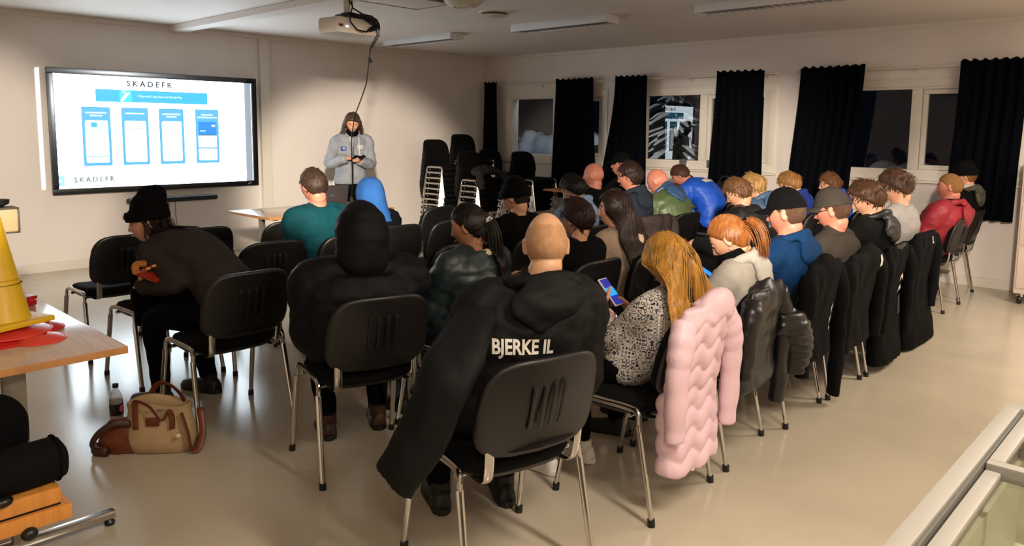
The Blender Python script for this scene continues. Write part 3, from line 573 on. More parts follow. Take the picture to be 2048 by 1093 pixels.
# ================================================================== CHAIRS
M_seat=mat('chair_fabric','#090808',.9,bump=.25,bscale=260,spec=.15); M_shell=mat('chair_shell','#0e0c0b',.42,bump=.05,bscale=400,spec=.5)
def make_chair():
    e=empty('conference_chair',(0,0,0))
    mb=MB(); R_=[sring(0,.0,z,.235*k,.215*k) for z,k in ((.425,.90),(.43,.97),(.445,1.0),(.465,1.0),(.478,.96),(.484,.85),(.485,.4))]
    for r in R_: r[:,2]-= .022*sstep(.1,.22,r[:,1]); r[:,2]-=.008*np.exp(-((r[:,0]/.15)**2+(r[:,1]/.14)**2))
    mb.loft(R_); ob('seat',mb,M_seat,e,sharp=60)
    mb=MB(); mb.loft([sring(0,0,z,.225*k,.205*k) for z,k in ((.405,.85),(.41,.95),(.427,1.0),(.432,.98))]); ob('seat_pan',mb,M_shell,e,sharp=50)
    # back: rings stacked along the back's thickness direction, then bent
    def back(h0,h1,w,t0,t1,name,m,extra=None):
        n=36; rings=[]
        prof=[(t0,.90),(t0+(t1-t0)*.12,.975),(t0+(t1-t0)*.35,1.0),(t0+(t1-t0)*.7,1.0),(t0+(t1-t0)*.9,.97),(t1,.88),(t1+.0005,.5)]
        for t,k in prof:
            r=sring(0,0,0,w*k,(h1-h0)/2*k*1.0,n,4.5); h=(h0+h1)/2+r[:,1]; x=r[:,0]
            x=x*(1-.10*sstep(.68,.86,h)); bend=-.045*(1-(x/w)**2)
            y=-.215-(h-.48)*.23+bend+t; rings.append(np.stack([x,y,h],1))
        mb=MB(); mb.loft(rings)
        return ob(name,mb,m,e,sharp=60)
    back(.515,.835,.225,.012,.045,'backrest',M_seat); sh=back(.505,.845,.235,-.012,.014,'back_shell',M_shell)
    mb=MB()
    for x in (-.06,-.02,.02,.06):
        P=[]; 
        for h in (.60,.62,.70,.74,.755): P.append((x,-.215-(h-.48)*.23-.045*(1-(x/.235)**2)-.0125+(.006 if h in(.60,.755) else 0),h))
        mb.tube(P,.009,6,flat=.35,up=(0,1,0))
    ob('rib',mb,M_shell,sh)
    for s in (-1,1):
        P=bez([(s*.17,-.02,.412),(s*.172,-.17,.41),(s*.175,-.225,.425),(s*.178,-.242,.47),(s*.18,-.252,.55),(s*.18,-.268,.62)],5)
        mb=MB(); mb.tube(P,.017,8,flat=.3,up=(0,0,1)); ob('back_support',mb,M_chrome,e)
        rail=bez([(s*.247,.155,.39),(s*.243,.15,.437),(s*.240,.11,.452),(s*.238,.0,.452),(s*.240,-.125,.452),(s*.243,-.165,.437),(s*.247,-.172,.39)],5)
        mb=MB(); mb.tube(rail,.0135,10,flat=.75); ob('side_rail',mb,M_chrome,e)
        for t,(ya,yb) in ((1,(.155,.225)),(-1,(-.172,-.25))):
            mb=MB(); mb.tube([(s*.247,ya,.395),(s*.258,yb,.02)],[.0145,.0125],10,flat=.75,up=(0,1,0)); lg=ob('leg',mb,M_chrome,e)
            mb=MB(); mb.tube([(s*.2575,yb-.002*t,.03),(s*.258,yb,.0)],[.0155,.016],10); ob('foot_cap',mb,M_black,lg)
    for y in (.10,-.12): mb=MB(); mb.tube([(-.235,y,.418),(.235,y,.418)],.010,8); ob('cross_bar',mb,M_chrome,e)
    return e
CH0=make_chair(); _first=[True]
def chair(x,y,yaw,label,group='conference chairs in the rows',z=0,tilt=0):
    if _first[0]: _first[0]=False; c=CH0; c.location=(x,y,z); c.rotation_euler=(0,0,R(yaw)); tag(c,label,'chair',group)
    else: c=dup(CH0,(x,y,z),R(yaw),label=label,cat='chair',group=group)
    return c
# ================================================================== PEOPLE
HEADC=A([.0765,.098,.118])
def head_pts(d,fem=0):
    P=d*HEADC; X,Y,Z=P[:,0].copy(),P[:,1].copy(),P[:,2].copy()
    t=sstep(.01,-.115,Z); X*=1-(.30+.05*fem)*t
    X*=1+.02*np.exp(-((Z-.02)/.04)**2)
    bk=Y<0; Y=np.where(bk,Y*(1-.46*sstep(-.015,-.105,Z)),Y*(1-.05*t))
    Y=np.where(bk,Y-.006*np.exp(-((Z-.035)/.05)**2)*np.exp(-(X/.06)**2),Y)
    fr=sstep(.03,.07,Y); aX=np.abs(X)
    Y=np.where(Y>.08,.08+(Y-.08)*.6,Y)
    b=.028*np.exp(-(X/.0115)**2)*np.interp(Z,[-.052,-.040,-.030,-.005,.025,.045],[0,.25,1,.6,.18,0])
    b+=.011*np.exp(-((aX-.012)/.009)**2)*np.exp(-((Z+.031)/.009)**2)
    b-=.011*np.exp(-((aX-.033)/.016)**2-((Z-.006)/.012)**2)
    b+=.005*np.exp(-(X/.05)**2)*np.exp(-((Z-.028)/.011)**2)*(1-.6*fem)
    b+=.008*np.exp(-(X/.021)**2)*np.exp(-((Z+.064)/.011)**2)
    b+=.010*np.exp(-(X/.02)**2)*np.exp(-((Z+.098)/.014)**2)
    b+=.004*np.exp(-((aX-.042)/.018)**2-((Z+.022)/.018)**2)
    return np.stack([X,Y+b*fr,Z],1)
_nu,_nv=64,48
HD,HF=_sph(_nu,_nv)
HP={0:head_pts(HD,0),1:head_pts(HD,1)}
def head_normals(P):
    n=P/(HEADC**2); return n/np.linalg.norm(n,axis=1,keepdims=True)
def ear_mb(mb,s):
    d,F=_sph(14,12); V=d*A([.011,.019,.032]); f=np.exp(-((V[:,1]/.011)**2+(V[:,2]/.02)**2)); V[:,0]-=np.where(d[:,0]>0,.009*f,0)
    V[:,1]*=1+.25*V[:,2]/.032
    a=R(22); Rz=A([[math.cos(a),math.sin(a),0],[-math.sin(a),math.cos(a),0],[0,0,1]])
    V=V@Rz.T+A([.0775,-.008,-.004]); V[:,0]*=s; mb.add(V,F)
def hand_mb(curl,spread=1.0):
    mb=MB(); c=R(curl)
    mb.loft([[(x*.5,y,z*.9) for x,y,z in [(.05*math.cos(a),-.015,.042*math.sin(a)) for a in np.linspace(0,6.283,13)[:-1]]],
             [(.032*math.cos(a),.02,.017*math.sin(a)) for a in np.linspace(0,6.283,13)[:-1]],
             [(.040*math.cos(a),.06,.015*math.sin(a)) for a in np.linspace(0,6.283,13)[:-1]],
             [(.038*math.cos(a),.09,.012*math.sin(a)) for a in np.linspace(0,6.283,13)[:-1]]])
    for i,(x,L) in enumerate(zip((-.029,-.0095,.010,.028),(.072,.08,.075,.058))):
        p=A([x,.082,0]); P=[p.copy()]; ang=c*.6+R(3*i); sp=(x/.03)*R(5)*spread
        for k,f in enumerate((.5,.28,.22)):
            dv=A([math.sin(sp)*math.cos(ang),math.cos(sp)*math.cos(ang),-math.sin(ang)]); p=p+dv*L*f; P.append(p.copy()); ang+=c*(1.0,.7,0)[k]
        mb.tube(P,[.0095,.0088,.0078,.0062],8); mb.ell(P[-1],(.0062,)*3,nu=8,nv=6)
    p=A([-.026,.025,-.004]); P=[p]; 
    for dv,L in (((-.72,.62,-.3),.046),((-.45,.82,-.35),.034),((-.2,.9,-.4),.026)): p=p+nrm(dv)*L; P.append(p)
    mb.tube(P,[.014,.0115,.0095,.0075],8); mb.ell(P[-1],(.0075,)*3,nu=8,nv=6); mb.ell((-.024,.035,-.006),(.017,.028,.014))
    return mb
_hand={}
def hand(curl):
    if curl not in _hand: V,N,F=fuse(hand_mb(curl),.0048,1); _hand[curl]=(V,F)
    return _hand[curl]
def ik(a,c,l1,l2,pole):
    a,c=A(a,dtype=float),A(c,dtype=float); d=c-a; L=np.linalg.norm(d); mx=(l1+l2)*.995
    if L>mx: c=a+d/L*mx; d=c-a; L=mx
    if L<abs(l1-l2)+.02: L=abs(l1-l2)+.02
    u=nrm(d); x=(l1*l1-l2*l2+L*L)/(2*L); h=math.sqrt(max(0,l1*l1-x*x)); pv=A(pole,dtype=float); pv=nrm(pv-u*pv.dot(u)); return a+u*x+pv*h,c
def skin(tone): return {'fair':mat('skin_fair','#d29a7c',.5,var=.07,vscale=14,bump=.06,bscale=180,spec=.4),'pink':mat('skin_pink','#c27a64',.48,var=.08,vscale=14,bump=.06,bscale=180,spec=.4),'tan':mat('skin_tan','#b57f5e',.5,var=.07,vscale=14,bump=.06,bscale=180,spec=.4),'buzz':mat('skin_buzz','#cb9c78',.42,var=.06,vscale=14,bump=.06,bscale=180,spec=.45)}[tone]
M_eyew=mat('eye_white','#d8d4cf',.2); M_iris=mat('eye_iris','#2a1c14',.15); M_lip=mat('lip_pink','#a5584c',.45)
def hairmat(c,rough=.5): 
    cc=lin(c); return mat('hair_'+c.lstrip('#'),c,rough,col2='#%02x%02x%02x'%tuple(int(int(c.lstrip('#')[i:i+2],16)*.74) for i in (0,2,4)),vscale=60,stretch=(1,1,.12),bump=.4,bscale=140,spec=.28)
def hl_z(Y,up=0): return np.interp(Y,[-.1,-.045,-.012,.012,.045,.062,.10],[-.088,-.08,-.03,.0,.035,.05,.068])+up
def hair_shell(th,up=0,seed=1,lump=0,P=None,front=0.0,ztop=None):
    P=HP[0] if P is None else P; n=head_normals(P); mk=P[:,2]-hl_z(P[:,1],up)
    t=th*sstep(-.004,.02,mk)*(1+lump*nz(P,26,seed))*(1+front*sstep(.0,.08,P[:,1])*sstep(.03,.1,P[:,2]))
    if ztop is not None: mk=np.minimum(mk,ztop-P[:,2]+.02*nz(P,30,4)); t=th*sstep(-.004,.02,mk)
    ok=mk>-.006; idx=-np.ones(len(P),int); idx[ok]=np.arange(ok.sum())
    F=[tuple(idx[i] for i in f) for f in HF if all(ok[i] for i in f)]
    V=(P+n*(t-.0015)[:,None])[ok]; return V,F
def strands_short(mb,n,L,seed,lift=.35,up=0,fringe=.4,th=.006,wid=.0035,curl=0,P=None):
    rnd=random.Random(seed); P=HP[0] if P is None else P; mk=P[:,2]-hl_z(P[:,1],up); cand=np.where(mk>.002)[0]; N=head_normals(P); crown=A([.01,-.045,.105])
    wgt=np.sin(np.linspace(0,1,1)) 
    for _ in range(n):
        i=cand[rnd.randrange(len(cand))]
        if HD[i,2]>.55 and rnd.random()<.45*(HD[i,2]): continue
        p=P[i]+A([rnd.gauss(0,.003) for _ in range(3)]); nn=N[i]; p=p+nn*(th*.55); fl=p-crown+A([0,fringe*.1,-.02]); fl=fl-nn*fl.dot(nn); fl=nrm(fl+A([rnd.gauss(0,.25*np.linalg.norm(fl)) for _ in range(3)]))
        l=L*rnd.uniform(.6,1.2)*(.55 if p[2]<.02 else 1); lf=lift*rnd.uniform(.5,1.3)*(.35 if p[2]<.02 else 1)
        dv=nrm(fl+nn*lf); Q=[p]
        for k in range(3): Q.append(Q[-1]+dv*l/3); dv=nrm(dv-A([0,0,.25])+fl*.2+A([rnd.gauss(0,curl) for _ in range(3)]))
        mb.tube(Q,[wid,wid*1.1,wid*.8,.0006],4,up=nn,flat=.5,cap=False)
def ring_at(c,X,D,hw,hd,n=24,p=2.4):
    a=np.linspace(0,2*np.pi,n,endpoint=False); u,v=np.cos(a),np.sin(a)
    return c+np.outer(np.sign(u)*np.abs(u)**(2/p)*hw,X)+np.outer(np.sign(v)*np.abs(v)**(2/p)*hd,D)
PEOPLE={}
class Fig: pass
def person(key,label,seat,yaw,head,s=1.0,w=1.0,hp=0,hy=0,hroll=0,tone='fair',fem=0,hs=1.0,top=None,g=.014,puff=0,hood=None,hoodmat=None,collar=None,tuck=0,
           bottom=None,shoes=None,wl=None,wr=None,polel=(-.55,-.75,-.5),poler=(.55,-.75,-.5),handrot=None,curl=35,stand=False,bulge=.055,sleeve=1.0,feet=None,voxel=.013,depth=1.0,hipback=-.01,wrinkle=.007,seatz=.485,fine=.006,hands=True):
    f=Fig(); PEOPLE[key]=f
    root=empty('person',(seat[0],seat[1],0),R(yaw),label=label,cat='person'); f.root=root; f.s=s
    Mi=Matrix.Rotation(-R(yaw),3,'Z'); hc=A(Mi@(Vector(head)-Vector((seat[0],seat[1],0))))
    hR=A(Matrix.Rotation(R(hy),3,'Z')@Matrix.Rotation(R(-hp),3,'X')@Matrix.Rotation(R(hroll),3,'Y')); f.hR=hR; f.hc=hc; f.hs=hs
    H_=lambda V:(np.asarray(V)*hs)@hR.T+hc; f.H=H_
    hipz=(.93*s if stand else seatz+.075*s); hip=A([0,(0 if stand else -hipback),hipz])
    piv=hc+hR@(A([0,-.03,-.075])*hs)
    upd=nrm(piv-(hip+A([0,0,.15]))); N=piv-nrm(upd*.7+A([0,-.15,.6]))*(.085*s); f.N=N
    mid=(hip+N)/2; ax=nrm(N-hip); back=nrm(np.cross(A([1,0,0]),ax)); back=back if back[1]<0 else -back
    Mp=mid+back*bulge*2*s
    B=lambda t:(1-t)**2*hip+2*t*(1-t)*Mp+t*t*N
    dB=lambda t:nrm(2*(1-t)*(Mp-hip)+2*t*(N-Mp))
    X=A([1.,0,0]); f.B=B; f.dB=dB
    def torso(mb,gg,t0=-.06,pf=0,neckstop=False,hemflare=0):
        st=[(-.10,.145,.105),(-.02,.172,.128),(.12,.168,.122),(.3,.155,.113),(.5,.165,.118),(.68,.182,.122),(.82,.185,.112),(.92,.165,.095),(1.0,.10,.075)]
        ts=[a for a,_,_ in st]; W=[b for _,b,_ in st]; Dp=[c for _,_,c in st]; rings=[]
        n=60 if pf else 16
        for t in np.linspace(t0,1.0,n):
            c=B(t); T=dB(min(max(t,0),1)); D=np.cross(T,X); hw=np.interp(t,ts,W)*s*w+gg; hd=np.interp(t,ts,Dp)*s*w*depth+gg
            if pf: k=pf*(abs(math.sin(math.pi*t*6.5))**.6-.6); hw+=k; hd+=k
            if t<.08: hw+=hemflare*(.08-t)*3; hd+=hemflare*(.08-t)*3
            rings.append(ring_at(c,X,D,hw,hd))
        mb.loft(rings)
    T9=dB(.93); D9=np.cross(T9,X); f.D9=D9
    shc=B(.90); SH={-1:shc+A([-.178*s*w,0,0])-T9*.012+D9*0.01,1:shc+A([.178*s*w,0,0])-T9*.012+D9*.01}
    if wl is None: wl=(-.07,.26,.66) if not stand else (-.25,.05,.75)
    if wr is None: wr=(.07,.26,.66) if not stand else (.25,.05,.75)
    ARM={}
    for sd,wt,po in ((-1,wl,polel),(1,wr,poler)): el,wt=ik(SH[sd],A(wt,dtype=float),.285*s,.255*s,po); ARM[sd]=(SH[sd],el,A(wt))
    f.ARM=ARM
    def arm(mb,sd,gg,frac=1.0,pf=0,r=(.054,.045,.040,.030)):
        a,b,c=ARM[sd]; P=[N+A([sd*.03,0,-.02]),a,(a+b)/2,b,(b+c)/2*.5+b*.5 if False else (b*.45+c*.55),c]; rr=[.052*s+gg*.6,r[0]*s+gg,r[1]*s*1.05+gg,r[1]*s*.95+gg,r[2]*s*.98+gg,r[3]*s+gg*.9]
        if frac<1: P=P[:3]; P[2]=a+(b-a)*.75; rr=rr[:3]
        Q=bez(P,10 if pf else 5); k=len(Q); R2=list(np.interp(np.linspace(0,len(P)-1,k),range(len(P)),rr))
        if pf:
            dd=np.concatenate([[0],np.cumsum([(Q[i+1]-Q[i]).length for i in range(k-1)])]); R2=[r_+pf*(abs(math.sin(math.pi*d_/.085))**.6-.6) for r_,d_ in zip(R2,dd)]
        mb.tube(Q,R2,14)
    LEG={}
    for sd in (-1,1):
        hj=hip+A([sd*.09*s,.0,-.01])
        ft=A(feet[0 if sd<0 else 1],dtype=float) if feet else (A([sd*.10,0.02,.075*s]) if stand else A([sd*.13*s,.40*s,.075*s]))
        kn,an=ik(hj,ft,.44*s,.42*s,(sd*.15,1,.9)); LEG[sd]=(hj,kn,an)
    f.LEG=LEG
    def leg(mb,sd,gg,end=1.0):
        a,b,c=LEG[sd]; mb.tube(bez([a,(a+b)/2,b,(b+c)/2,b+(c-b)*end],5),list(np.interp(np.linspace(0,4,21),range(5),[.088*s*w+gg,.076*s*w+gg,.058*s+gg,.050*s+gg,.040*s+gg])),12)
    # --- body: one mesh (torso, limbs, neck, head, hands)
    body=MB(); cm=MB(); torso(cm,-.012)
    for sd in (-1,1): arm(cm,sd,-.006); leg(cm,sd,-.01)
    V,_,F=fuse(cm,.024,2); body.add(V,F)
    hm=MB(); hm.add(H_(HP[fem]),HF)
    for sd in (-1,1):
        em_=MB(); ear_mb(em_,sd); hm.add(H_(em_.V()),em_.f)
    base=H_([(0,-.012,-.03)])[0]; mn=(base+N)/2+hR@A([0,-.012,0]); nr=(.053-.008*fem)*s
    hm.tube(bez([base,H_([(0,-.025,-.075)])[0],mn,N+T9*.0,B(.93)],4),list(np.interp(np.linspace(0,4,17),range(5),[nr*.9,nr*1.0,nr*1.02,nr*1.15,nr*1.5])),18)
    V,_,F=fuse(hm,fine,1,.5); body.add(V,F)
    for sd in (-1,1):
        for (c,r,m) in (((sd*.033,.0715,.006),.0125,1),((sd*.033,.0808,.004),.0055,2)): body.ell(H_([c])[0],(r*hs,)*3,m=m,nu=12,nv=8)
        br=[(sd*.018,.0875,.026),(sd*.033,.086,.031),(sd*.048,.077,.027)]; body.tube(H_(br).tolist(),[.003,.004,.0025],5,m=3)
        lid=[(sd*.021,.0825,.008),(sd*.033,.0865,.0135),(sd*.046,.077,.008)]; body.tube(H_(lid).tolist(),[.003,.0045,.003],5,m=0)
    body.tube(H_([(-.022,.085,-.064),(-.010,.0955,-.062),(0,.097,-.063),(.010,.0955,-.062),(.022,.085,-.064)]).tolist(),[.002,.0035,.004,.0035,.002],6,m=4)
    f.handM={}
    for sd in (-1,1):
        a,b,c=ARM[sd]
        if handrot and handrot.get(sd): yv,zv=handrot[sd]; yv=nrm(yv); zv=A(zv,dtype=float)
        else: yv=nrm(c-b); zv=A([sd*.55,-.2,.75])
        zv=nrm(zv-yv*zv.dot(yv)); xv=np.cross(yv,zv); Mh=np.stack([xv,yv,zv],1)
        if hands:
            V,F=hand(curl if np.isscalar(curl) else curl[0 if sd<0 else 1]); V=V*(.98*s); V=V*A([-1,1,1]) if sd<0 else V
            body.add(V@Mh.T+c,F)
        f.handM[sd]=(Mh,c)
    f.bodymb=body; f.tone=tone; f.backy=lambda t:B(t)[1]-np.interp(t,[0,.3,.68,.82,.92,1],[.128,.113,.122,.112,.085,.05])*s*w*depth-g
    # --- garments
    tm=MB(); torso(tm,g,-.05 if not tuck else .0,puff)
    for sd in (-1,1): arm(tm,sd,g,sleeve,puff)
    if collar:
        hcol,rcol=collar; c0=B(.97); tm.tube([c0-T9*.01,N+T9*.01,N+nrm(piv-N)*hcol],[nr+.03,nr+rcol,nr+rcol*.8],18)
    V,Nn,F=fuse(tm,voxel,2 if not puff else 1)
    d=wrinkle*(nz(V,(9,9,16),len(key))+.6*nz(V,(22,22,30),len(key)+3)); V=V+Nn*d[:,None]
    f.garV,f.garF=V,F; f.bvh=BVHTree.FromPolygons(V.tolist(),F)
    f.gar=link('top',mesh_from('top',V,F,top),root)
    if hood:
        hm2=MB(); kx,kz,dz=hood; a0=np.linspace(R(200),R(-20),15); rr=nr+.035+g*.6
        ring=[]; 
        for a in a0: ring.append((N+A([math.cos(a)*rr*1.12,0,0])+D9*(-math.sin(a)*rr*1.0)+T9*(.005+.035*max(0,-math.sin(a))-.02*abs(math.cos(a))))[:])
        ring=[tuple(N+X*(math.cos(a)*rr*1.12)+(-D9)*(math.sin(a)*rr)+A([0,0,.012+.03*max(0,math.sin(a))])) for a in a0]
        hm2.tube(ring,list(np.interp(np.linspace(0,1,15),[0,.2,.5,.8,1],[.014,.024,.030,.024,.014])),12)
        for t_,wf,th_ in ((.95,.80,.030),(.90,1.0,.034),(.85,.92,.032),(.81,.66,.026),(.78,.34,.018)):
            cc=B(t_); Tt=dB(t_); Dt=np.cross(Tt,X); off=np.interp(t_,[.6,.82,.92,1],[.120,.112,.095,.075])*s*w*depth+g
            hm2.ell(cc-Dt*(off+.004)+A([0,0,dz]),(kx*wf,th_,kz*.55),rot=np.stack([X,Dt,Tt],1),nu=20,nv=12)
        V,Nn,F=fuse(hm2,.011,3); V=V+Nn*(.012*nz(V,(12,12,20),len(key))-.010*np.exp(-(V[:,0]/.012)**2)*0)[:,None]
        f.hood=link('hood',mesh_from('hood',V,F,hoodmat or top),root)
    bm_=MB(); 
    for sd in (-1,1): leg(bm_,sd,.010,.97)
    bm_.ell(hip+A([0,0,-.0]),(.185*s*w,.135*s*w,.11*s))
    V,Nn,F=fuse(bm_,.016,2); V=V+Nn*(.006*nz(V,(16,16,16),3))[:,None]; link('trousers',mesh_from('trousers',V,F,bottom or MT['black']),root)
    for sd in (-1,1): shoe(root,LEG[sd],s,sd,shoes or MT['shoe_black'])
    return f
def shoe(root,lg,s,sd,m):
    a,b,c=lg; mb=MB(); y0=c[1]; x0=c[0]; z0=max(0,c[2]-.075*s); rings=[]
    for t,hw,h in ((-.07,.028,.06),(-.055,.038,.085),(-.02,.040,.095),(.03,.040,.085),(.08,.044,.065),(.13,.046,.052),(.17,.038,.042),(.195,.02,.03)):
        ring=[]
        for k in range(14):
            an=2*math.pi*k/14; ring.append((x0+sd*.01*(t>.05)+math.cos(an)*hw*s,y0+t*s,z0+.022*s+max(-.004,math.sin(an))*h*s*.78))
        rings.append(ring)
    mb.loft(rings); mb.tube([(x0,y0-.01,z0+.06*s),(x0,y0-.012,z0+.115*s)],[.042*s,.040*s],14); sh=ob('shoe',mb,m,root,sharp=60)
    mb=MB(); sole=[]
    for zz,k in ((.0,.96),(.004,1.0),(.022,1.0),(.026,.96)):
        sole.append([(x0+sd*.01*(yy>.05)+sx*k*s,y0+yy*s,z0+zz*s) for sx,yy in ((-.012,-.085),(-.036,-.06),(-.042,0),(-.046,.09),(-.048,.13),(-.038,.18),(-.012,.208),(.012,.208),(.038,.18),(.048,.13),(.046,.09),(.042,0),(.036,-.06),(.012,-.085))])
    mb.loft(sole); ob('sole',mb,MT['sole_white'] if m in (MT['shoe_white'],) else MT['sole_dark'],sh,sharp=40)
    if m is MT['shoe_white']:
        for k in range(4):
            yy=.02+.026*k; zz=z0+(.10-.011*k)*s; mb=MB(); mb.tube([(x0-.028*s,y0+yy*s,zz-.012),(x0,y0+(yy+.008)*s,zz+.001),(x0+.028*s,y0+yy*s,zz-.012)],.0035,6); ob('lace',mb,MT['sole_white'],sh)
def finish(f,brow='#4a3424'):
    link('body',mesh_from('body',f.bodymb.V(),f.bodymb.f,[skin(f.tone),M_eyew,M_iris,hairmat(brow),M_lip],f.bodymb.mi),f.root)
def hair_short(f,color,th=.012,n=500,L=.03,lift=.4,seed=1,up=0,lump=.3,front=.3,fringe=.5,curl=.1,wid=.0035):
    V,F=hair_shell(th,up,seed,lump,front=front); mb=MB(); mb.add(V,F); strands_short(mb,n,L,seed,lift,up,fringe,th,wid,curl)
    f.hair=link('hair',mesh_from('hair',f.H(mb.V()),mb.f,hairmat(color)),f.root); finish(f,color)
def hair_buzz(f,color,th=.003,up=0):
    V,F=hair_shell(th,up,2,.1); mb=MB(); mb.add(V,F); link('hair',mesh_from('hair',f.H(mb.V()),mb.f,mat('stubble_'+color.lstrip('#'),color,.6,var=.18,vscale=60,bump=.5,bscale=700,spec=.3)),f.root); finish(f,color)
def flow_strands(f,mb,n,length,seed,wid=.006,part=0.0,back=0.0,spread=.012,mask=None,step=.024,wave=.0,colliders=True,flat=.3,spr=.6,zmin=-1,curtain=False):
    """long strands: leave the scalp, run over the skull and fall under gravity, kept outside head and garment"""
    rnd=random.Random(seed); P=HP[1]; mk=P[:,2]-hl_z(P[:,1],.0); ok=mk>.004
    if mask is not None: ok&=mask(P)
    cand=np.where(ok)[0]; hRi=f.hR.T; rad=HEADC*1.05
    for _ in range(n):
        i=cand[rnd.randrange(len(cand))]; p0=P[i]+A([rnd.gauss(0,.004) for _ in range(3)]); off=1.03+rnd.random()*.12
        p=f.H(p0[None]*A([[off,off,off]]))[0]; L=length*rnd.uniform(.82,1.05); Q=[p]; nn0=f.hR@nrm(p0/(HEADC**2))
        side=1 if p0[0]>part else -1
        dv=nrm(f.hR@nrm(A([side*.5,-.25-back,-.15]))) ; ph=rnd.random()*6; tot=0
        while tot<L:
            dv=nrm(dv*.45+A([0,0,-1.0])*.55+f.hR@A([(hRi@((Q[-1]-f.hc)/f.hs))[0]*spr,-back*.15,0])+A([math.sin(ph+tot*9)*wave,math.cos(ph+tot*8)*wave,0])+A([rnd.gauss(0,.03),rnd.gauss(0,.03),0]))
            q=Q[-1]+dv*step; tot+=step
            loc=hRi@((q-f.hc)/f.hs); e=math.sqrt(((loc/(rad*(1+.0+(off-1.03))))**2).sum())
            if e<1: 
                loc=loc/e; q=f.hR@(loc*f.hs)+f.hc
            if loc[1]>.035 and abs(loc[0])<.078 and loc[2]<.055: loc=A([side*.08,min(loc[1],.06),loc[2]]); q=f.hR@(loc*f.hs)+f.hc
            if curtain and q[2]<f.hc[2]-.01:
                t_=min(1,max(0,(q[2]-f.B(0)[2])/(f.N[2]-f.B(0)[2]))); yb=f.backy(t_)-.032-.05*(off-1.03)
                if q[1]>yb: q=A([q[0],q[1]-(q[1]-yb)*.30,q[2]])
            elif colliders:
                h=f.bvh.find_nearest(Vector(q))
                if h[0] is not None:
                    dd=Vector(q)-h[0]; sg=dd.dot(h[1]); mn=.008+.05*(off-1.03)
                    if sg<mn and dd.length<.12:
                        q=A(h[0]+h[1]*mn)
                        if h[1].z>.25: q=q+A([0,-.9*step,0])+A([rnd.gauss(0,.003),0,0])
            dv=nrm(q-Q[-1]); Q.append(q)
            if q[2]<zmin+.04*rnd.random(): break
        k=len(Q); w_=wid*rnd.uniform(.7,1.3); r=[w_*min(1,.55+.5*j/3) if j<k*.75 else w_*max(.12,(k-1-j)/(k*.25)) for j in range(k)]
        mb.tube([tuple(x) for x in Q],r,4,up=tuple(nn0),flat=flat,cap=flat>.5)
def hair_long(f,color,length,n=380,seed=3,th=.012,wid=.006,part=.0,back=.3,wave=0,mask=None,under=True,nu_=160,uw=.016,zmin=-1,curtain=False,spr=.6):
    mb=MB(); V,F=hair_shell(th,.0,seed,.1,P=HP[1]); mb.add(f.H(V),F)
    if under:
        ub=MB(); flow_strands(f,ub,nu_,length*.96,seed+50,uw,part,back,wave=wave,mask=mask,flat=.6,zmin=zmin,curtain=curtain,spr=spr); V,_,F=fuse(ub,.009,3); mb.add(V,F)
    flow_strands(f,mb,n,length,seed,wid,part,back,wave=wave,mask=mask,zmin=zmin,curtain=curtain,spr=spr)
    f.hair=link('hair',mesh_from('hair',mb.V(),mb.f,hairmat(color,.38)),f.root); finish(f,color)
def hair_pony(f,color,tie,length,tiecol,n=260,seed=4,th=.009,drop=(0,-.5,-1),fat=.03,L2=.0):
    """slicked-back hair gathered at tie (head space)"""
    mb=MB(); V,F=hair_shell(th,.0,seed,.05,P=HP[1]); mb.add(f.H(V),F); rnd=random.Random(seed); P=HP[1]; mk=P[:,2]-hl_z(P[:,1],0); cand=np.where(mk>.003)[0]; tie=A(tie)
    for _ in range(int(n*1.4)):
        i=cand[rnd.randrange(len(cand))]; Q=[]; a=P[i]; 
        for t in np.linspace(0,1,7):
            q_=a*(1-t)+tie*t; e=math.sqrt(((q_/(HEADC*1.085))**2).sum()); q_=q_/e if e<1 or t<.9 else q_; Q.append(q_*(1+.01*rnd.random()))
        mb.tube(f.H(A(Q)).tolist(),[.002,.0045,.005,.005,.005,.0045,.004],4,flat=.35,cap=False,up=tuple(f.hR@nrm(a)))
    t0=f.H(tie[None])[0]; dn=nrm(f.hR@A(drop))
    for _ in range(n):
        o_=A([rnd.gauss(0,1) for _ in range(3)])*.008; q_=t0+o_; dv=nrm(dn+o_*18); Q=[q_]; L=length*rnd.uniform(.7,1.05); tot=0; gx=A([rnd.gauss(0,1),rnd.gauss(0,1),0])*fat
        while tot<L:
            dv=nrm(dv*.72+A([0,0,-1])*.28+gx*.35*(1 if tot<L*.4 else -.5)); q_=Q[-1]+dv*.022; tot+=.022
            h=f.bvh.find_nearest(Vector(q_))
            if h[0] is not None and (Vector(q_)-h[0]).dot(h[1])<.01 and (Vector(q_)-h[0]).length<.1: q_=A(h[0]+h[1]*(.01+abs(o_[0])))
            Q.append(q_)
        k=len(Q); mb.tube([tuple(x) for x in Q],[.0045*max(.12,1-(j/k)**3) for j in range(k)],4,flat=.4,cap=False)
    f.hair=link('hair',mesh_from('hair',mb.V(),mb.f,hairmat(color,.38)),f.root)
    tb=MB(); tb.tube([tuple(t0-dn*.012),tuple(t0+dn*.012)],[.019,.019],12); tb.tube([tuple(t0+dn*.002+.019*nrm(np.cross(dn,A([math.cos(a),math.sin(a),.3])))) for a in np.linspace(0,6.283,17)[:-1]],.006,6,closed=True)
    ob('hair_tie',tb,tiecol,f.root); finish(f,color)
def dome(f,off,zmin,fn=None,thick=0):
    P=HP[0]; n=head_normals(P); ok=P[:,2]>zmin(P) if callable(zmin) else P[:,2]>zmin; idx=-np.ones(len(P),int); idx[ok]=np.arange(ok.sum())
    V=(P+n*off)[ok]
    if fn is not None: V=fn(V)
    F=[tuple(idx[i] for i in fc) for fc in HF if all(ok[i] for i in fc)]
    return V,F
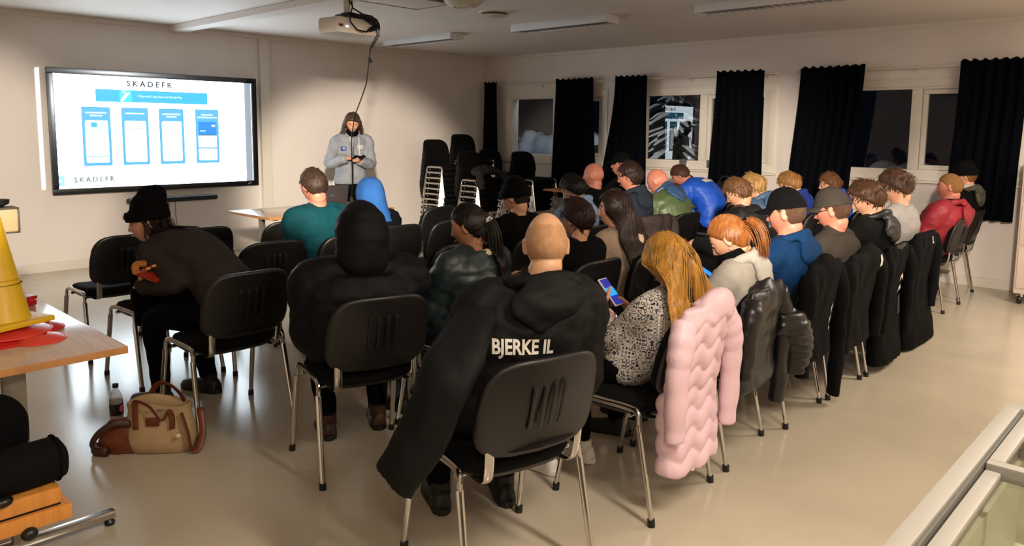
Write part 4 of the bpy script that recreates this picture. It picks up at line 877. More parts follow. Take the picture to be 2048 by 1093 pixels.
def cap(f,m,m2=None,back=False):
    m2=m2 or m; z=lambda P:.034-.18*np.minimum(P[:,1],0)*0-.0
    def fn(V):
        V=V.copy(); k=sstep(.03,.12,V[:,2]); V[:,2]+=.016*k+.008*sstep(.02,.09,V[:,1])*k; return V
    V,F=dome(f,.0125,.030,fn); mb=MB(); mb.add(f.H(V),F); c=ob('cap',mb,m,f.root,sharp=None)
    a=np.linspace(R(-66),R(66),17); G=np.zeros((6,17,3))
    for i,t in enumerate(np.linspace(0,1,6)):
        for j,x in enumerate(a): 
            r=1+.0*t; px=.083*math.sin(x); py=.1*math.cos(x)*.98; ext=.075*math.cos(x*1.15)**.7*t if abs(x*1.15)<math.pi/2 else 0
            G[i,j]=(px*(1+.04*t),py+ext,.040-.020*(px/.08)**2*(.4+.6*t)-.018*t)
    b=MB(); b.grid(f.H(G.reshape(-1,3)).reshape(G.shape),thick=.004); ob('brim',b,m2,c,sharp=None)
    b=MB(); b.ell(f.H([(0,0,.149)])[0],(.008,.008,.005),nu=10,nv=6); ob('button',b,m,c)
    for k in range(6):
        an=k*math.pi/3+.5; Q=[]
        for t in np.linspace(.1,1,9):
            d=nrm(A([math.sin(t*1.35)*math.cos(an),math.sin(t*1.35)*math.sin(an),math.cos(t*1.35)])); p=d*HEADC+nrm(d/HEADC)*.0135; p[2]+=.016*sstep(.03,.12,A(p[2]))+.008*sstep(.02,.09,A(p[1]))*sstep(.03,.12,A(p[2])); Q.append(p)
        b=MB(); b.tube(f.H(A(Q)).tolist(),.0016,4); ob('seam',b,m,c)
    return c
def beanie(f,m,slouch=.03,zmin=.016,bulk=.016,fold=True,lump=.006):
    def fn(V):
        V=V.copy(); k=sstep(.03,.13,V[:,2]); V[:,2]+=slouch*k; V[:,1]-=slouch*.6*k; n=nrm_rows(V); V=V+n*(lump*nz(V,(18,18,30),7)*sstep(.03,.07,V[:,2]))[:,None]; return V
    V,F=dome(f,bulk,lambda P:zmin-.12*np.clip(-P[:,1],0,.06),fn); mb=MB(); mb.add(f.H(V),F); c=ob('beanie',mb,m,f.root,sharp=None)
    if fold:
        b=MB(); rings=[]
        for t,o in ((0,.016),(0,.024),(.3,.027),(.7,.027),(1,.023),(1,.015)):
            a=np.linspace(0,2*np.pi,40,endpoint=False); yy=np.sin(a)*.1; zz=zmin-.12*np.clip(-yy,0,.06)+.052*t; rings.append(np.stack([np.cos(a)*(HEADC[0]+o),np.sin(a)*(HEADC[1]+o*.9)-.002,zz],1))
        b.loft([f.H(r) for r in rings],cap=False,closed=True); ob('cuff',b,m,c,sharp=None)
    return c
def nrm_rows(V): return V/(np.linalg.norm(V,axis=1,keepdims=True)+1e-9)
def hood_up(f,m,off=.034,quilt=0,nk3=(.095,.115,.14)):
    P=HP[0]; n=head_normals(P); mb=MB()
    a=np.linspace(R(-205),R(25),26)
    rings=[]
    # rows from crown front edge over the back; a hood surrounding head open towards the face
    d,F=_sph(40,28); V=d*A([.0765+off,.098+off,.118+off]); V[:,2]+=.004; V[:,1]-=.012
    lower=V[:,2]<-.02; V[:,2]=np.where(lower,V[:,2]*1.15,V[:,2]); V[:,1]=np.where(V[:,1]>.06,.06+(V[:,1]-.06)*.3,V[:,1])
    inn=(d[:,1]>.62)&(d[:,2]<.62)
    nn=nrm_rows(d/A([.11,.13,.15])); V=V-nn*np.where(inn,.05,0)[:,None]*sstep(.60,.8,d[:,1])[:,None]
    if quilt: V=V+nn*(quilt*(np.abs(np.sin(V[:,2]*math.pi/.06))**.6-.5))[:,None]
    mb.add(f.H(V),F); nk=f.N; mb.tube([tuple(f.H([(0,-.03,-.05)])[0]),tuple(nk+A([0,-.01,.03])),tuple(nk+A([0,-.01,-.05]))],list(nk3),18)
    V,Nn,F=fuse(mb,.011,2); V=V+Nn*(.006*nz(V,(14,14,14),5))[:,None]
    return link('hood',mesh_from('hood',V,F,m),f.root)
def glasses(f,m):
    mb=MB()
    for sd in (-1,1):
        mb.tube(f.H(A([(sd*.034+.024*math.cos(a),.094-.35*abs(.024*math.cos(a)*sd+0)*.2,.005+.017*math.sin(a)) for a in np.linspace(0,6.283,21)[:-1]])).tolist(),.002,6,closed=True)
        mb.tube(f.H(A([(sd*.058,.09,.010),(sd*.074,.06,.010),(sd*.080,.0,.012),(sd*.078,-.02,.0)])).tolist(),.0024,6)
    mb.tube(f.H(A([(-.01,.098,.008),(0,.1,.010),(.01,.098,.008)])).tolist(),.002,6); ob('glasses',mb,m,f.root)
def phone(f,loc,rot,label,screen,case):
    e=empty('phone',(0,0,0),label=label,cat='phone'); M=f.root.matrix_basis.copy(); e.matrix_basis=Matrix.Translation(f.root.location)@Matrix.Rotation(f.root.rotation_euler.z,4,'Z')@Matrix.Translation(loc)@rot
    mb=MB(); mb.box((0,0,0),(.074,.150,.009),.004,seg=3); ob('case',mb,case,e); mb=MB(); mb.box((0,0,.0052),(.066,.138,.001)); ob('screen',mb,screen,e,smooth=False); return e
# ------------------------------------------------------------------ jackets hung on chairs
def draped(key,label,ch,mt,zbot=.3,hw=.235,hwb=.26,hd=.04,sleeves=((-1,.30,.0),(1,.30,.0)),hood=None,puff=0,wave=False,shift=0,top=.885,fold=0,name='jacket',voxel=.012,pan=None):
    """ch=(x,y,yaw) of the chair; sleeves=(side,z end,outward)"""
    e=empty(name,(ch[0],ch[1],0),R(ch[2]),label=label,cat='jacket'); mb=MB(); rings=[]
    zs=np.linspace(top,zbot,44)
    for z in zs:
        t=(top-z)/(top-zbot); yb=-.235-(max(z,.48)-.48)*.23-.03*t; k=hw+(hwb-hw)*t; sh=.92+.08*sstep(0,.12,A(t)); d=hd*(.55+.45*sstep(0,.1,A(t)))+.02*t
        if puff: d+=puff*(abs(math.sin(math.pi*(top-z)/.08))**.6-.5)
        rings.append(ring_at(A([shift*t*t,yb,z]),A([1.,0,0]),A([0,1.,0]),k*sh,d,28,2.6))
    mb.loft(rings)
    if hood: 
        mb.ell((hood[0],-.325,top-hood[2]),(hood[1],.05,.085),nu=20,nv=14); mb.tube([(-.12+hood[0],-.29,top-.02),(hood[0],-.31,top+.015),(.12+hood[0],-.29,top-.02)],[.025,.035,.025],12)
    V,N,F=fuse(mb,voxel,2)
    if wave:
        ph=(V[:,2]+.020*np.cos(V[:,0]*2*np.pi/.15)+.01*nz(V,6,3))/.088; prof=np.abs(np.sin(math.pi*ph))**.5; V=V+N*((wave*(prof-.7))*sstep(.86,.78,V[:,2]))[:,None]
    V=V+N*((.008+fold)*(nz(V,(13,13,5),len(key))+.5*nz(V,(26,26,12),len(key)+2)))[:,None]
    link('shell',mesh_from('shell',V,F,mt),e); e_bvh=BVHTree.FromPolygons(V.tolist(),F)
    for sd,ze,outw in sleeves:
        sm=MB(); a=A([sd*(hw-.035),-.315,top-.05]); m_=A([sd*(hw+.03+outw*.5),-.325,(top+ze)/2]); c=A([sd*(hw+.015+outw),-.315,ze])
        Q=bez([a,a+(m_-a)*.4+A([sd*.02,-.01,0]),m_,c],10); k=len(Q); rr=list(np.interp(np.linspace(0,1,k),[0,.25,1],[.055,.062,.047]))
        if puff or wave: rr=[r+.008*(abs(math.sin(math.pi*i/k*5.5))**.5-.6) for i,r in enumerate(rr)]
        sm.tube(Q,rr,14,flat=.8,up=(0,1,0)); V2,N2,F2=fuse(sm,.010,1); V2=V2+N2*((.007+fold)*nz(V2,(16,16,9),len(key)+sd))[:,None]; link('sleeve',mesh_from('sleeve',V2,F2,mt),e)
    return e,e_bvh
def chevrons(e,bvh,x,z,m,sz=.035,n=2,dirv=(0,1,0),rot=0,down=True):
    for k in range(n):
        s=-1 if down else 1; P=[(-1,.35),(0,-.35),(1,.35),(1,.95),(0,.25),(-1,.95)]; V=[(a*sz*.5,s*-b*sz*.55*-1-k*sz*1.05,0) for a,b in P]
        UV,F=subdiv(V,[(0,1,4,5),(1,2,3,4)],1); M=Matrix.Translation((x,-.8,z))@Matrix.Rotation(R(90),4,'X')@Matrix.Rotation(R(rot),4,'Z'); project_print('chevron_mark',UV,F,bvh,M,dirv,m,e)
MT=dict(black=cloth('cloth_black','#050506'),black2=cloth('cloth_black_soft','#0a0a0a',.85),navy=cloth('cloth_navy','#070a12'),shoe_black=mat('shoe_black','#0c0b0b',.5),shoe_white=mat('shoe_white','#e6ddd6',.55,bump=.1,bscale=90),shoe_brown=mat('shoe_brown','#3a2012',.5),sole_white=mat('sole_white','#e9e3dc',.5),sole_dark=mat('sole_dark','#151311',.6),
 nylon=mat('nylon_black','#08090b',.5,bump=.12,bscale=60,spec=.5),charcoal=cloth('cloth_charcoal','#332d2b'),teal=cloth('cloth_teal','#0b3d44',.8),puffnavy=mat('puffer_navy','#06070c',.65,bump=.1,bscale=50,spec=.2),green=mat('puffer_green','#1c2a2c',.45,bump=.1,bscale=50),
 greyhood=cloth('cloth_greymarl','#8d9097',.9,.15),lightgrey=cloth('cloth_lightgrey','#b7b2aa',.9,.08),bluegrey=cloth('cloth_bluegrey','#7f93b4',.9,.08),beige=cloth('cloth_beige','#b39c86',.85,.08),blue=mat('nylon_blue','#1a55c8',.5,bump=.1,bscale=40),deepblue=cloth('cloth_deepblue','#0b2c50',.85),royal=cloth('cloth_royal','#23357e',.85),red=mat('jacket_red','#8f1d2c',.55,bump=.15,bscale=60),tee=cloth('cloth_tee','#94908c',.9,.05),fleece=cloth('fleece_grey','#39332d',.95,.1,.5,120),olive=mat('puffer_olive','#4a5a38',.45,bump=.1,bscale=60),steelblue=mat('nylon_steelblue','#2d4b6e',.4,bump=.1,bscale=60),pink=mat('puffer_pink','#ddbcc6',.5,bump=.08,bscale=60,var=.03,vscale=6),capblack=cloth('cap_black','#060606',.9),capgrey=cloth('cap_grey','#37322d',.85),beanieblue=cloth('hood_blue','#2a5896',.85,.08),print=mat('print_white','#d8d2c6',.6),cream=cloth('cloth_cream','#cfc6a0',.85),fur=cloth('fur_grey','#4c4a40',.95,.3,.8,60),denim=mat('jacket_denimblue','#3d5674',.6,bump=.2,bscale=40),darkslate=cloth('cloth_slate','#232a33',.8),browncoat=cloth('coat_brown','#3a3230',.85))
# ================================================================== WHO SITS WHERE
def L2(seat,yaw,p): v=Matrix.Rotation(-R(yaw),3,'Z')@(Vector(p)-Vector((seat[0],seat[1],0))); return (v.x,v.y,v.z)
# --- empty chairs and chairs under people
chair(-7.0,-3.45,2,'empty black conference chair farthest left, nearest the wall display'); chair(-6.46,-3.42,-2,'empty black conference chair under the soundbar, half behind the bent man')
chair(-5.78,-3.5,-6,'empty black conference chair half hidden behind the man in teal'); chair(-6.98,-4.22,4,'black conference chair carrying a black jacket beside the man who eats'); chair(-6.42,-4.36,-4,'empty black conference chair left of the man in teal')
chair(-4.28,-3.42,10,'empty black conference chair farthest back near the desk'); chair(-4.88,-4.26,6,'middle one of three empty black chairs in the centre'); chair(-5.66,-5.22,4,'nearest of three empty black chairs in the centre'); chair(-2.35,-5.38,-4,'empty black chair between the man in bright blue and the boy in a black jacket')
PCH={'beanie':(-7.05,-5.2,0),'teal':(-5.92,-4.4,3),'blueb':(-5.36,-4.25,0),'puff':(-6.84,-6.12,-15),'pony':(-6.2,-6.15,2),'bhat':(-4.98,-5.3,0),'brown':(-5.48,-6.2,0),'buzz':(-7.0,-7.19,-13),'boybg':(-4.25,-5.25,0),'bald':(-3.05,-4.52,2),'cap':(-2.1,-4.25,0),'brun':(-4.92,-6.2,4),'curly':(-3.55,-5.3,0),'vest':(-2.92,-5.25,0),'bshirt':(-1.3,-4.9,0),'blond':(-6.17,-7.22,3),'redpony':(-5.53,-7.17,8),'b19':(-3.36,-6.2,3),'b20':(-2.66,-6.05,0),'b21':(-1.93,-6.0,0),'b22':(-1.33,-6.2,0),'c23':(-4.82,-7.17,3),'c24':(-4.2,-7.17,0),'b25':(-3.6,-7.17,2),'b26':(-2.93,-7.15,0),'red':(-1.33,-7.05,0),'b28':(-.62,-7.0,0)}
PL={'beanie':'the man in a beanie who eats','teal':'the man in a teal sweater','blueb':'the child in a blue hood','puff':'the person in a dark puffer with the hood up','pony':'the girl with a long dark ponytail','bhat':'the man in a black knitted hat in the centre','brown':'the dark-haired person in black behind the man with the printed jacket','buzz':'the shaven-headed man with the printed jacket','boybg':'the boy in a pale blue-grey hooded top','bald':'the bald man in a black shirt','cap':'the person in a black cap by the curtain','brun':'the woman with long brown hair in beige','curly':'the boy with short dark curls','vest':'the bald man in an olive quilted jacket','bshirt':'the bent man in bright blue','blond':'the blond girl with a phone','redpony':'the girl with a red-blond ponytail','b19':'the fair-haired boy in a black jacket','b20':'the blond child in a denim-blue jacket','b21':'the boy in a royal blue hooded top','b22':'the smiling boy in blue','c23':'the man in a black cap','c24':'the man in a grey cap and glasses','b25':'the brown-haired boy in a black hooded jacket','b26':'the man in a pale grey t-shirt','red':'the man in a red jacket','b28':'the person in a black beanie by the curtain'}
for k,(x,y,a) in PCH.items(): chair(x,y,a,'black conference chair under '+PL[k])
# --- stacks in the corner
for si,(x,y,n,nm) in enumerate(((-1.45,-.62,8,'leftmost corner stack'),(-.88,-.58,9,'tallest corner stack'),(-1.42,-1.35,6,'corner stack with a grey coat on it'),(-.33,-.66,6,'corner stack beside the narrow curtain'),(-.75,-1.75,6,'corner stack nearest the first window'))):
    for k in range(n):
        c=chair(x,y+.012*k*(-1),180,('topmost' if k==n-1 else 'lowest' if k==0 else ('second','third','fourth','fifth','sixth','seventh','eighth')[k-1]+' lowest')+' black chair of the '+nm,'chairs in the '+nm,z=.078*k)
# --- people
def P(k,lab,head,yaw=None,**kw):
    x,y,a=PCH[k]; return person(k,lab,(x,y),a if yaw is None else yaw,head,**kw)
pr=person('presenter','woman standing in a grey zip hooded top, looking down at a small device',(-3.63,-1.42),158,(-3.66,-1.52,1.605),s=.985,hp=24,hy=-8,fem=1,top=MT['greyhood'],g=.022,hood=(.10,.08,-.01),collar=(.03,.02),stand=True,bulge=.02,wl=(-.04,.30,1.17),wr=(.10,.27,1.20),curl=(55,40),polel=(-.7,-.5,-.6),poler=(.7,-.5,-.6),bottom=MT['navy'],shoes=MT['shoe_white'],voxel=.011,
   handrot={-1:((.5,.7,.1),(-.3,.1,-.9)),1:((-.5,.75,.15),(.4,.1,.8))})
hair_long(pr,'#4a3325',.19,400,seed=5,th=.012,wid=.004,part=.01,back=.5,wave=.06,mask=lambda P:P[:,1]<.05,nu_=70)
mb=MB(); mb.tube([tuple(pr.N+A([0,-.01,-.02])),tuple(pr.N+A([0,.01,.035])),tuple(pr.N+A([0,.02,.065]))],[.085,.075,.066],18); ob('neck_warmer',mb,MT['black'],pr.root)
def patch(f,name,x,z,w,h,m,off=.005,dirv=(0,-1,0)):
    UV,F=subdiv([(-w/2,-h/2,0),(w/2,-h/2,0),(w/2,h/2,0),(-w/2,h/2,0)],[(0,1,2,3)],3); M=Matrix.Translation((x,.6,z))@Matrix.Rotation(R(90),4,'X'); return project_print(name,UV,F,f.bvh,M,dirv,m,f.root,off)
patch(pr,'chest_badge',.105,1.31,.06,.05,mat('badge_blue','#1b3f8f',.5)); patch(pr,'badge_mark',.105,1.315,.022,.014,MT['print'],.007)
patch(pr,'zip',0,1.12,.012,.42,mat('zip_dark','#3a3c42',.5)); patch(pr,'chest_print',-.085,1.33,.07,.05,mat('print_pale','#b9b7b2',.7))
for sd in (-1,1): mb=MB(); mb.tube([tuple(pr.N+A([sd*.05,.12,-.02])),tuple(pr.N+A([sd*.045,.155,-.12])),tuple(pr.N+A([sd*.05,.165,-.24]))],.005,6); ob('drawstring',mb,MT['print'],pr.root)
mb=MB(); a,b,c=pr.LEG[1]; mb.tube([tuple(a+A([.115,0,.03])),tuple((a+b)/2+A([.10,0,0])),tuple(b+A([.072,0,0])),tuple(c+A([.055,0,.03]))],.011,6,flat=.4); ob('side_stripe',mb,MT['print'],pr.root)
e=empty('device',(0,0,0),label='dark handheld device in the presenter\'s hands',cat='device'); e.matrix_basis=Matrix.Translation(pr.root.location)@Matrix.Rotation(R(158),4,'Z')@Matrix.Translation((.0,.385,1.21))@Matrix.Rotation(R(35),4,'X')@Matrix.Rotation(R(12),4,'Z')
mb=MB(); mb.box((0,0,0),(.13,.09,.012),.005); ob('case',mb,M_black,e); mb=MB(); mb.box((0,0,.0065),(.115,.075,.001)); ob('screen',mb,mat('device_glass','#1b1f24',.1),e); mb=MB(); mb.box((-.05,.05,.0),(.05,.03,.01),.003,rot=Matrix.Rotation(R(20),3,'Z')); ob('cover_flap',mb,M_black,e)

BS=(-6.93,-5.12)
f=person('beanie','bent man in a black slouchy beanie eating a slice, profile to the left',BS,24,(-7.145,-4.5,1.0),s=1.0,w=.97,hp=8,hy=44,top=MT['charcoal'],g=.02,bulge=.09,wl=L2(BS,24,(-7.30,-4.74,.68)),wr=L2(BS,24,(-7.05,-4.42,.63)),polel=(-.15,-1,-.3),poler=(1,-.1,-.5),curl=60,shoes=MT['shoe_black'],hipback=0,feet=[(-.14,.42,.075),(.14,.34,.075)],
  handrot={-1:((.25,-.1,.9),(-.4,.8,.1)),1:((-.3,.2,.85),(.8,.3,.1))},fine=.0055)
hair_long(f,'#2a1c15',.12,120,seed=9,th=.008,back=.4,wave=.08,mask=lambda P:(P[:,2]<.03)&(P[:,1]<.03),under=False); beanie(f,MT['capblack'],slouch=.075,zmin=.022,bulk=.02,lump=.014)
mb=MB(); mb.box(f.H([(.0,.124,.05)])[0],(.03,.006,.026),.002,rot=Matrix(f.hR.tolist())); ob('beanie_tab',mb,mat('tab_tan','#a9825f',.6),f.root)
e=empty('pizza_slice',(-7.30,-4.82,.775),R(20),label='slice of pizza held in the eating man\'s hands',cat='food'); M_crust=mat('crust','#b9752f',.7,bump=.5,bscale=60,var=.25,vscale=30); M_sauce=mat('sauce','#9c2c14',.5,var=.4,vscale=60)
mb=MB(); mb.tube(bez([(-.07,-.02,.01),(-.04,.02,.035),(.0,.03,.04),(.05,.01,.03),(.07,-.03,.0)],5),.019,8); ob('crust',mb,M_crust,e)
mb=MB(); mb.prism([(-.07,-.02),(.07,-.03),(.03,-.1),(-.02,-.12)],.0,.014,M=Matrix.Rotation(R(25),4,'X')); ob('slice',mb,M_sauce,e)
for k in range(5): mb=MB(); mb.ell((-.04+.02*k,-.04-.01*(k%2),.02+.004*k),(.016,.012,.008)); ob('topping',mb,mat('cheese','#e09a4a',.5) if k%2 else M_sauce,e)
mb=MB(); mb.tube(bez([tuple(f.N+A([-.05,.10,-.02])),tuple(f.N+A([-.06,.15,-.15])),tuple(f.N+A([-.05,.15,-.3]))],5),.004,6); ob('drawstring',mb,mat('cord_tan','#a8794f',.6),f.root)

f=P('teal','broad man in a teal sweater with short brown hair seen from behind',(-6.05,-4.5,1.16),s=1.05,w=1.12,hp=14,hy=2,tone='pink',top=MT['teal'],g=.016,collar=(.035,.012)); hair_short(f,'#3b291d',.012,600,.022,.35,seed=2,lump=.15)
f=P('blueb','child with a bright blue hood up, behind the person in the dark puffer',(-5.42,-4.27,1.04),s=.9,hp=15,hs=.95,top=MT['navy'],g=.03); hair_buzz(f,'#2a1d15'); hood_up(f,MT['beanieblue'],.034,nk3=(.10,.115,.15))
f=P('puff','person in a bulky dark navy puffer jacket with the hood up, back to the viewer',(-6.87,-6.2,1.07),yaw=-28,s=1.04,w=1.12,hp=18,hipback=-.06,bulge=.03,top=MT['puffnavy'],g=.05,puff=.007,shoes=MT['shoe_brown'],voxel=.011,feet=[(-.12,.3,.075),(.14,.36,.075)]); hair_buzz(f,'#1c1410'); hood_up(f,MT['puffnavy'],.042,quilt=.008,nk3=(.115,.125,.095))
f=P('pony','girl with a long dark ponytail in a dark green puffer jacket',(-6.2,-6.2,1.06),s=.92,hs=.97,hp=14,hy=24,fem=1,tone='tan',top=MT['green'],g=.036,puff=.010,bottom=mat('jeans','#26344a',.8,bump=.2,bscale=200),voxel=.011); hair_pony(f,'#17100d',(.0,-.115,.01),.40,mat('tie_white','#d8d2cc',.6),n=240,seed=6,fat=.03)
mb=MB(); mb.tube([tuple(f.N+A([.10*math.cos(a),.085*math.sin(a)-.01,.01-.02*abs(math.cos(a))])) for a in np.linspace(R(150),R(390),13)],.024,10); ob('inner_hood',mb,MT['cream'],f.root)
f=P('bhat','man in a black knitted hat and black sweater in the centre of the rows',(-4.95,-5.35,1.08),s=1.0,w=1.05,hp=12,hy=14,top=MT['black'],g=.02,collar=(.03,.015)); hair_buzz(f,'#2a1d15'); beanie(f,MT['capblack'],slouch=.02,zmin=.0,bulk=.016)
f=P('brown','person with dark brown hair in black, behind the shaven-headed man',(-5.36,-6.24,1.035),s=.95,hp=16,hy=0,fem=1,top=MT['black'],g=.02); hair_short(f,'#2a1611',.018,500,.05,.15,seed=8,lump=.1)
f=P('boybg','boy with straight black hair in a pale blue-grey hooded top',(-4.2,-5.27,1.09),s=.93,hs=.97,hp=26,hy=12,tone='fair',top=MT['bluegrey'],g=.024,hood=(.12,.10,-.01)); hair_short(f,'#120e0d',.016,600,.045,.3,seed=12,fringe=1.2,front=.5)
f=P('bald','bald man in a black high-necked shirt beside the black curtain',(-3.0,-4.55,1.12),s=1.02,hp=4,hy=18,tone='pink',top=MT['black'],g=.014,collar=(.045,.008)); finish(f,'#5a3d2a')
f=P('cap','person in a black peaked cap in front of the slanting curtain',(-2.08,-4.22,1.18),s=1.02,hp=-4,hy=30,tone='pink',top=MT['black'],g=.018); hair_buzz(f,'#4a3020'); cap(f,MT['capblack'])
f=P('brun','smiling woman with very long dark brown hair in a beige coat',(-4.91,-6.18,1.055),s=.95,hs=.98,hp=2,hy=34,fem=1,tone='fair',top=MT['beige'],g=.03,collar=(.03,.02),voxel=.012); hair_long(f,'#22130e',.50,700,seed=14,th=.014,wid=.005,part=-.02,back=.35,wave=.02,nu_=300,uw=.014,curtain=True,spr=1.2)
f=P('curly','boy with short dark curly hair in a dark slate hooded jacket',(-3.5,-5.32,1.165),s=.97,hp=8,hy=22,tone='pink',top=MT['darkslate'],g=.024,hood=(.12,.09,-.0)); hair_short(f,'#2c1c14',.016,700,.035,.7,seed=15,lump=.5,curl=.5)
f=P('vest','bald man bending forward in an olive and steel-blue quilted jacket',(-2.84,-5.17,1.09),s=1.05,w=1.1,hp=26,hy=10,tone='pink',top=MT['olive'],g=.035,puff=.009,hood=(.14,.11,.0),hoodmat=MT['steelblue'],bulge=.11,voxel=.011); finish(f,'#5a3d2a')
for sd in (-1,1):
    mb=MB(); a,b,c=f.ARM[sd]; mb.tube(bez([tuple(a+A([-sd*.03,0,.02])),tuple((a+b)/2),tuple(b),tuple((b+c)/2),tuple(c)],6),list(np.interp(np.linspace(0,1,25),[0,.3,1],[.105,.098,.07])),14); ob('sleeve',mb,MT['steelblue'],f.root,sharp=None)
f=P('bshirt','bent man in a bright blue long-sleeved top with a white back print',(-1.36,-4.52,1.06),s=1.03,w=1.05,hp=40,hy=16,tone='pink',top=MT['blue'],g=.018,bulge=.12,wl=(-.1,.45,.62),wr=(.1,.45,.62)); hair_short(f,'#4a2f1e',.011,500,.022,.4,seed=17)
c=f.B(.72); UV,F=subdiv([(-.085,-.03,0),(.085,-.03,0),(.085,.03,0),(-.085,.03,0)],[(0,1,2,3)],3); T7=f.dB(.72); D7=np.cross(T7,A([1.,0,0]))
Mx=Matrix(((1,T7[0],-D7[0],c[0]-D7[0]*.3),(0,T7[1],-D7[1],c[1]-D7[1]*.3),(0,T7[2],-D7[2],c[2]-D7[2]*.3),(0,0,0,1))); project_print('back_print',UV,F,f.bvh,Mx,D7,MT['print'],f.root,.004)
f=P('b20','blond child in a crumpled denim-blue jacket, mostly hidden behind the boy in black',(-2.6,-6.0,1.075),s=.9,hs=.95,hp=28,hy=8,top=MT['denim'],g=.03,hood=(.13,.1,.0)); hair_short(f,'#b08850',.018,650,.045,.4,seed=18,lump=.2,fringe=.8)
f=P('b19','fair-haired boy with bare neck in a black jacket, looking down',(-3.32,-6.22,1.08),s=.95,hs=.97,hp=30,hy=12,tone='fair',top=MT['nylon'],g=.028,bulge=.09); hair_short(f,'#6b4a2c',.015,650,.04,.3,seed=19,fringe=1.0,front=.4)
f=P('b21','boy with short blond hair in a royal blue hooded top before the curtain',(-1.86,-6.0,1.065),s=.93,hs=.97,hp=28,hy=14,tone='fair',top=MT['royal'],g=.026,hood=(.13,.1,.0)); hair_short(f,'#9a6c38',.016,650,.04,.35,seed=21,fringe=1.0,front=.4)
f=P('b22','boy in blue with tousled brown hair, his lit face turned to the screen',(-1.3,-6.16,1.045),s=.9,hs=.95,hp=6,hy=20,tone='fair',top=MT['blue'],g=.03,hood=(.13,.09,.0)); hair_short(f,'#6a4426',.017,650,.04,.5,seed=22,fringe=.8,front=.6)
f=P('red','heavy man with cropped fair hair in a red hooded jacket, leaning back',(-1.34,-7.22,1.09),s=1.06,w=1.15,hp=4,hy=12,tone='pink',top=MT['red'],g=.038,hood=(.15,.11,-.01),bulge=.04,wl=(-.12,.24,.62),wr=(.12,.24,.62),hipback=.0); hair_buzz(f,'#8a6038',.006)
mb=MB(); mb.tube([tuple(f.N+A([.10*math.cos(a),.085*math.sin(a)-.02,.035])) for a in np.linspace(R(170),R(370),13)],.022,10); ob('inner_collar',mb,MT['navy'],f.root)
f=P('b28','person in a black beanie and fur-trimmed coat behind the man in red',(-.52,-7.14,1.15),s=1.0,hp=8,hy=18,top=MT['black2'],g=.035,hood=(.16,.09,.03),hoodmat=MT['fur']); hair_short(f,'#8a5a30',.008,200,.03,seed=28); beanie(f,MT['capblack'],slouch=.025,zmin=.01,bulk=.018)
mb=MB(); mb.tube([tuple(f.N+A([.085*math.cos(a),.075*math.sin(a)-.01,.05])) for a in np.linspace(R(150),R(390),13)],.024,10); ob('scarf',mb,MT['lightgrey'],f.root)
f=P('b26','man with wavy brown hair in a pale grey t-shirt',(-2.87,-7.24,1.165),s=1.03,w=1.0,hp=20,hy=12,tone='fair',top=MT['tee'],g=.010,sleeve=.5,voxel=.012); hair_short(f,'#4a3020',.022,750,.055,.4,seed=26,lump=.35,curl=.25,fringe=.7,front=.5)
f=P('b25','boy with tousled brown hair in a black hooded jacket with a white back print',(-3.58,-7.28,1.12),s=.98,hs=.98,hp=24,hy=12,tone='fair',top=MT['black2'],g=.03,hood=(.14,.10,.0),hoodmat=MT['nylon']); hair_short(f,'#4a2f1c',.022,750,.05,.6,seed=25,lump=.35,curl=.2,fringe=1.0,front=.6); F25=f
f=P('c24','man in a grey cap and black-rimmed glasses wearing a dark grey fleece',(-4.18,-7.28,1.085),s=1.02,w=1.02,hp=12,hy=10,tone='pink',top=MT['fleece'],g=.022,collar=(.05,.016)); hair_buzz(f,'#4a3020',.004); cap(f,MT['capgrey']); glasses(f,M_black)
f=P('c23','bearded man in a black cap and a deep blue hooded top',(-4.84,-7.28,1.115),s=1.02,w=1.0,hp=8,hy=6,tone='pink',top=MT['deepblue'],g=.024,hood=(.14,.10,-.01)); hair_buzz(f,'#4a3422',.004); cap(f,MT['capblack'])
f=P('redpony','girl with a red-blond ponytail in a light grey hooded top, head bowed over a phone',(-5.45,-7.27,1.035),yaw=14,s=.95,hs=1.0,w=1.02,hp=34,hy=0,hroll=0,fem=1,tone='fair',top=MT['lightgrey'],g=.028,hood=(.14,.10,-.005),hoodmat=MT['lightgrey'],bulge=.09,voxel=.011,fine=.005); hair_pony(f,'#8f5526',(.0,-.108,.035),.20,MT['black'],n=200,seed=16,drop=(0,-.9,-.2),fat=.035)
mb=MB(); mb.tube([tuple(f.N+A([0,.0,-.01])),tuple(f.N+A([0,.015,.03])),tuple(f.N+A([0,.03,.06]))],[.09,.082,.072],18); ob('neck_warmer',mb,MT['black'],f.root)
mb=MB(); mb.ell(f.H([(-.083,.002,-.04)])[0],(.004,.004,.006)); ob('earring',mb,MT['print'],f.root)
phone(f,L2((-5.53,-7.17),14,(-5.1,-6.98,.765)),Matrix.Rotation(R(30),4,'X'),'phone with a blue screen in the lap of the girl with a red-blond ponytail',em('phone_blue','#2f7fe0',1.2),M_black)
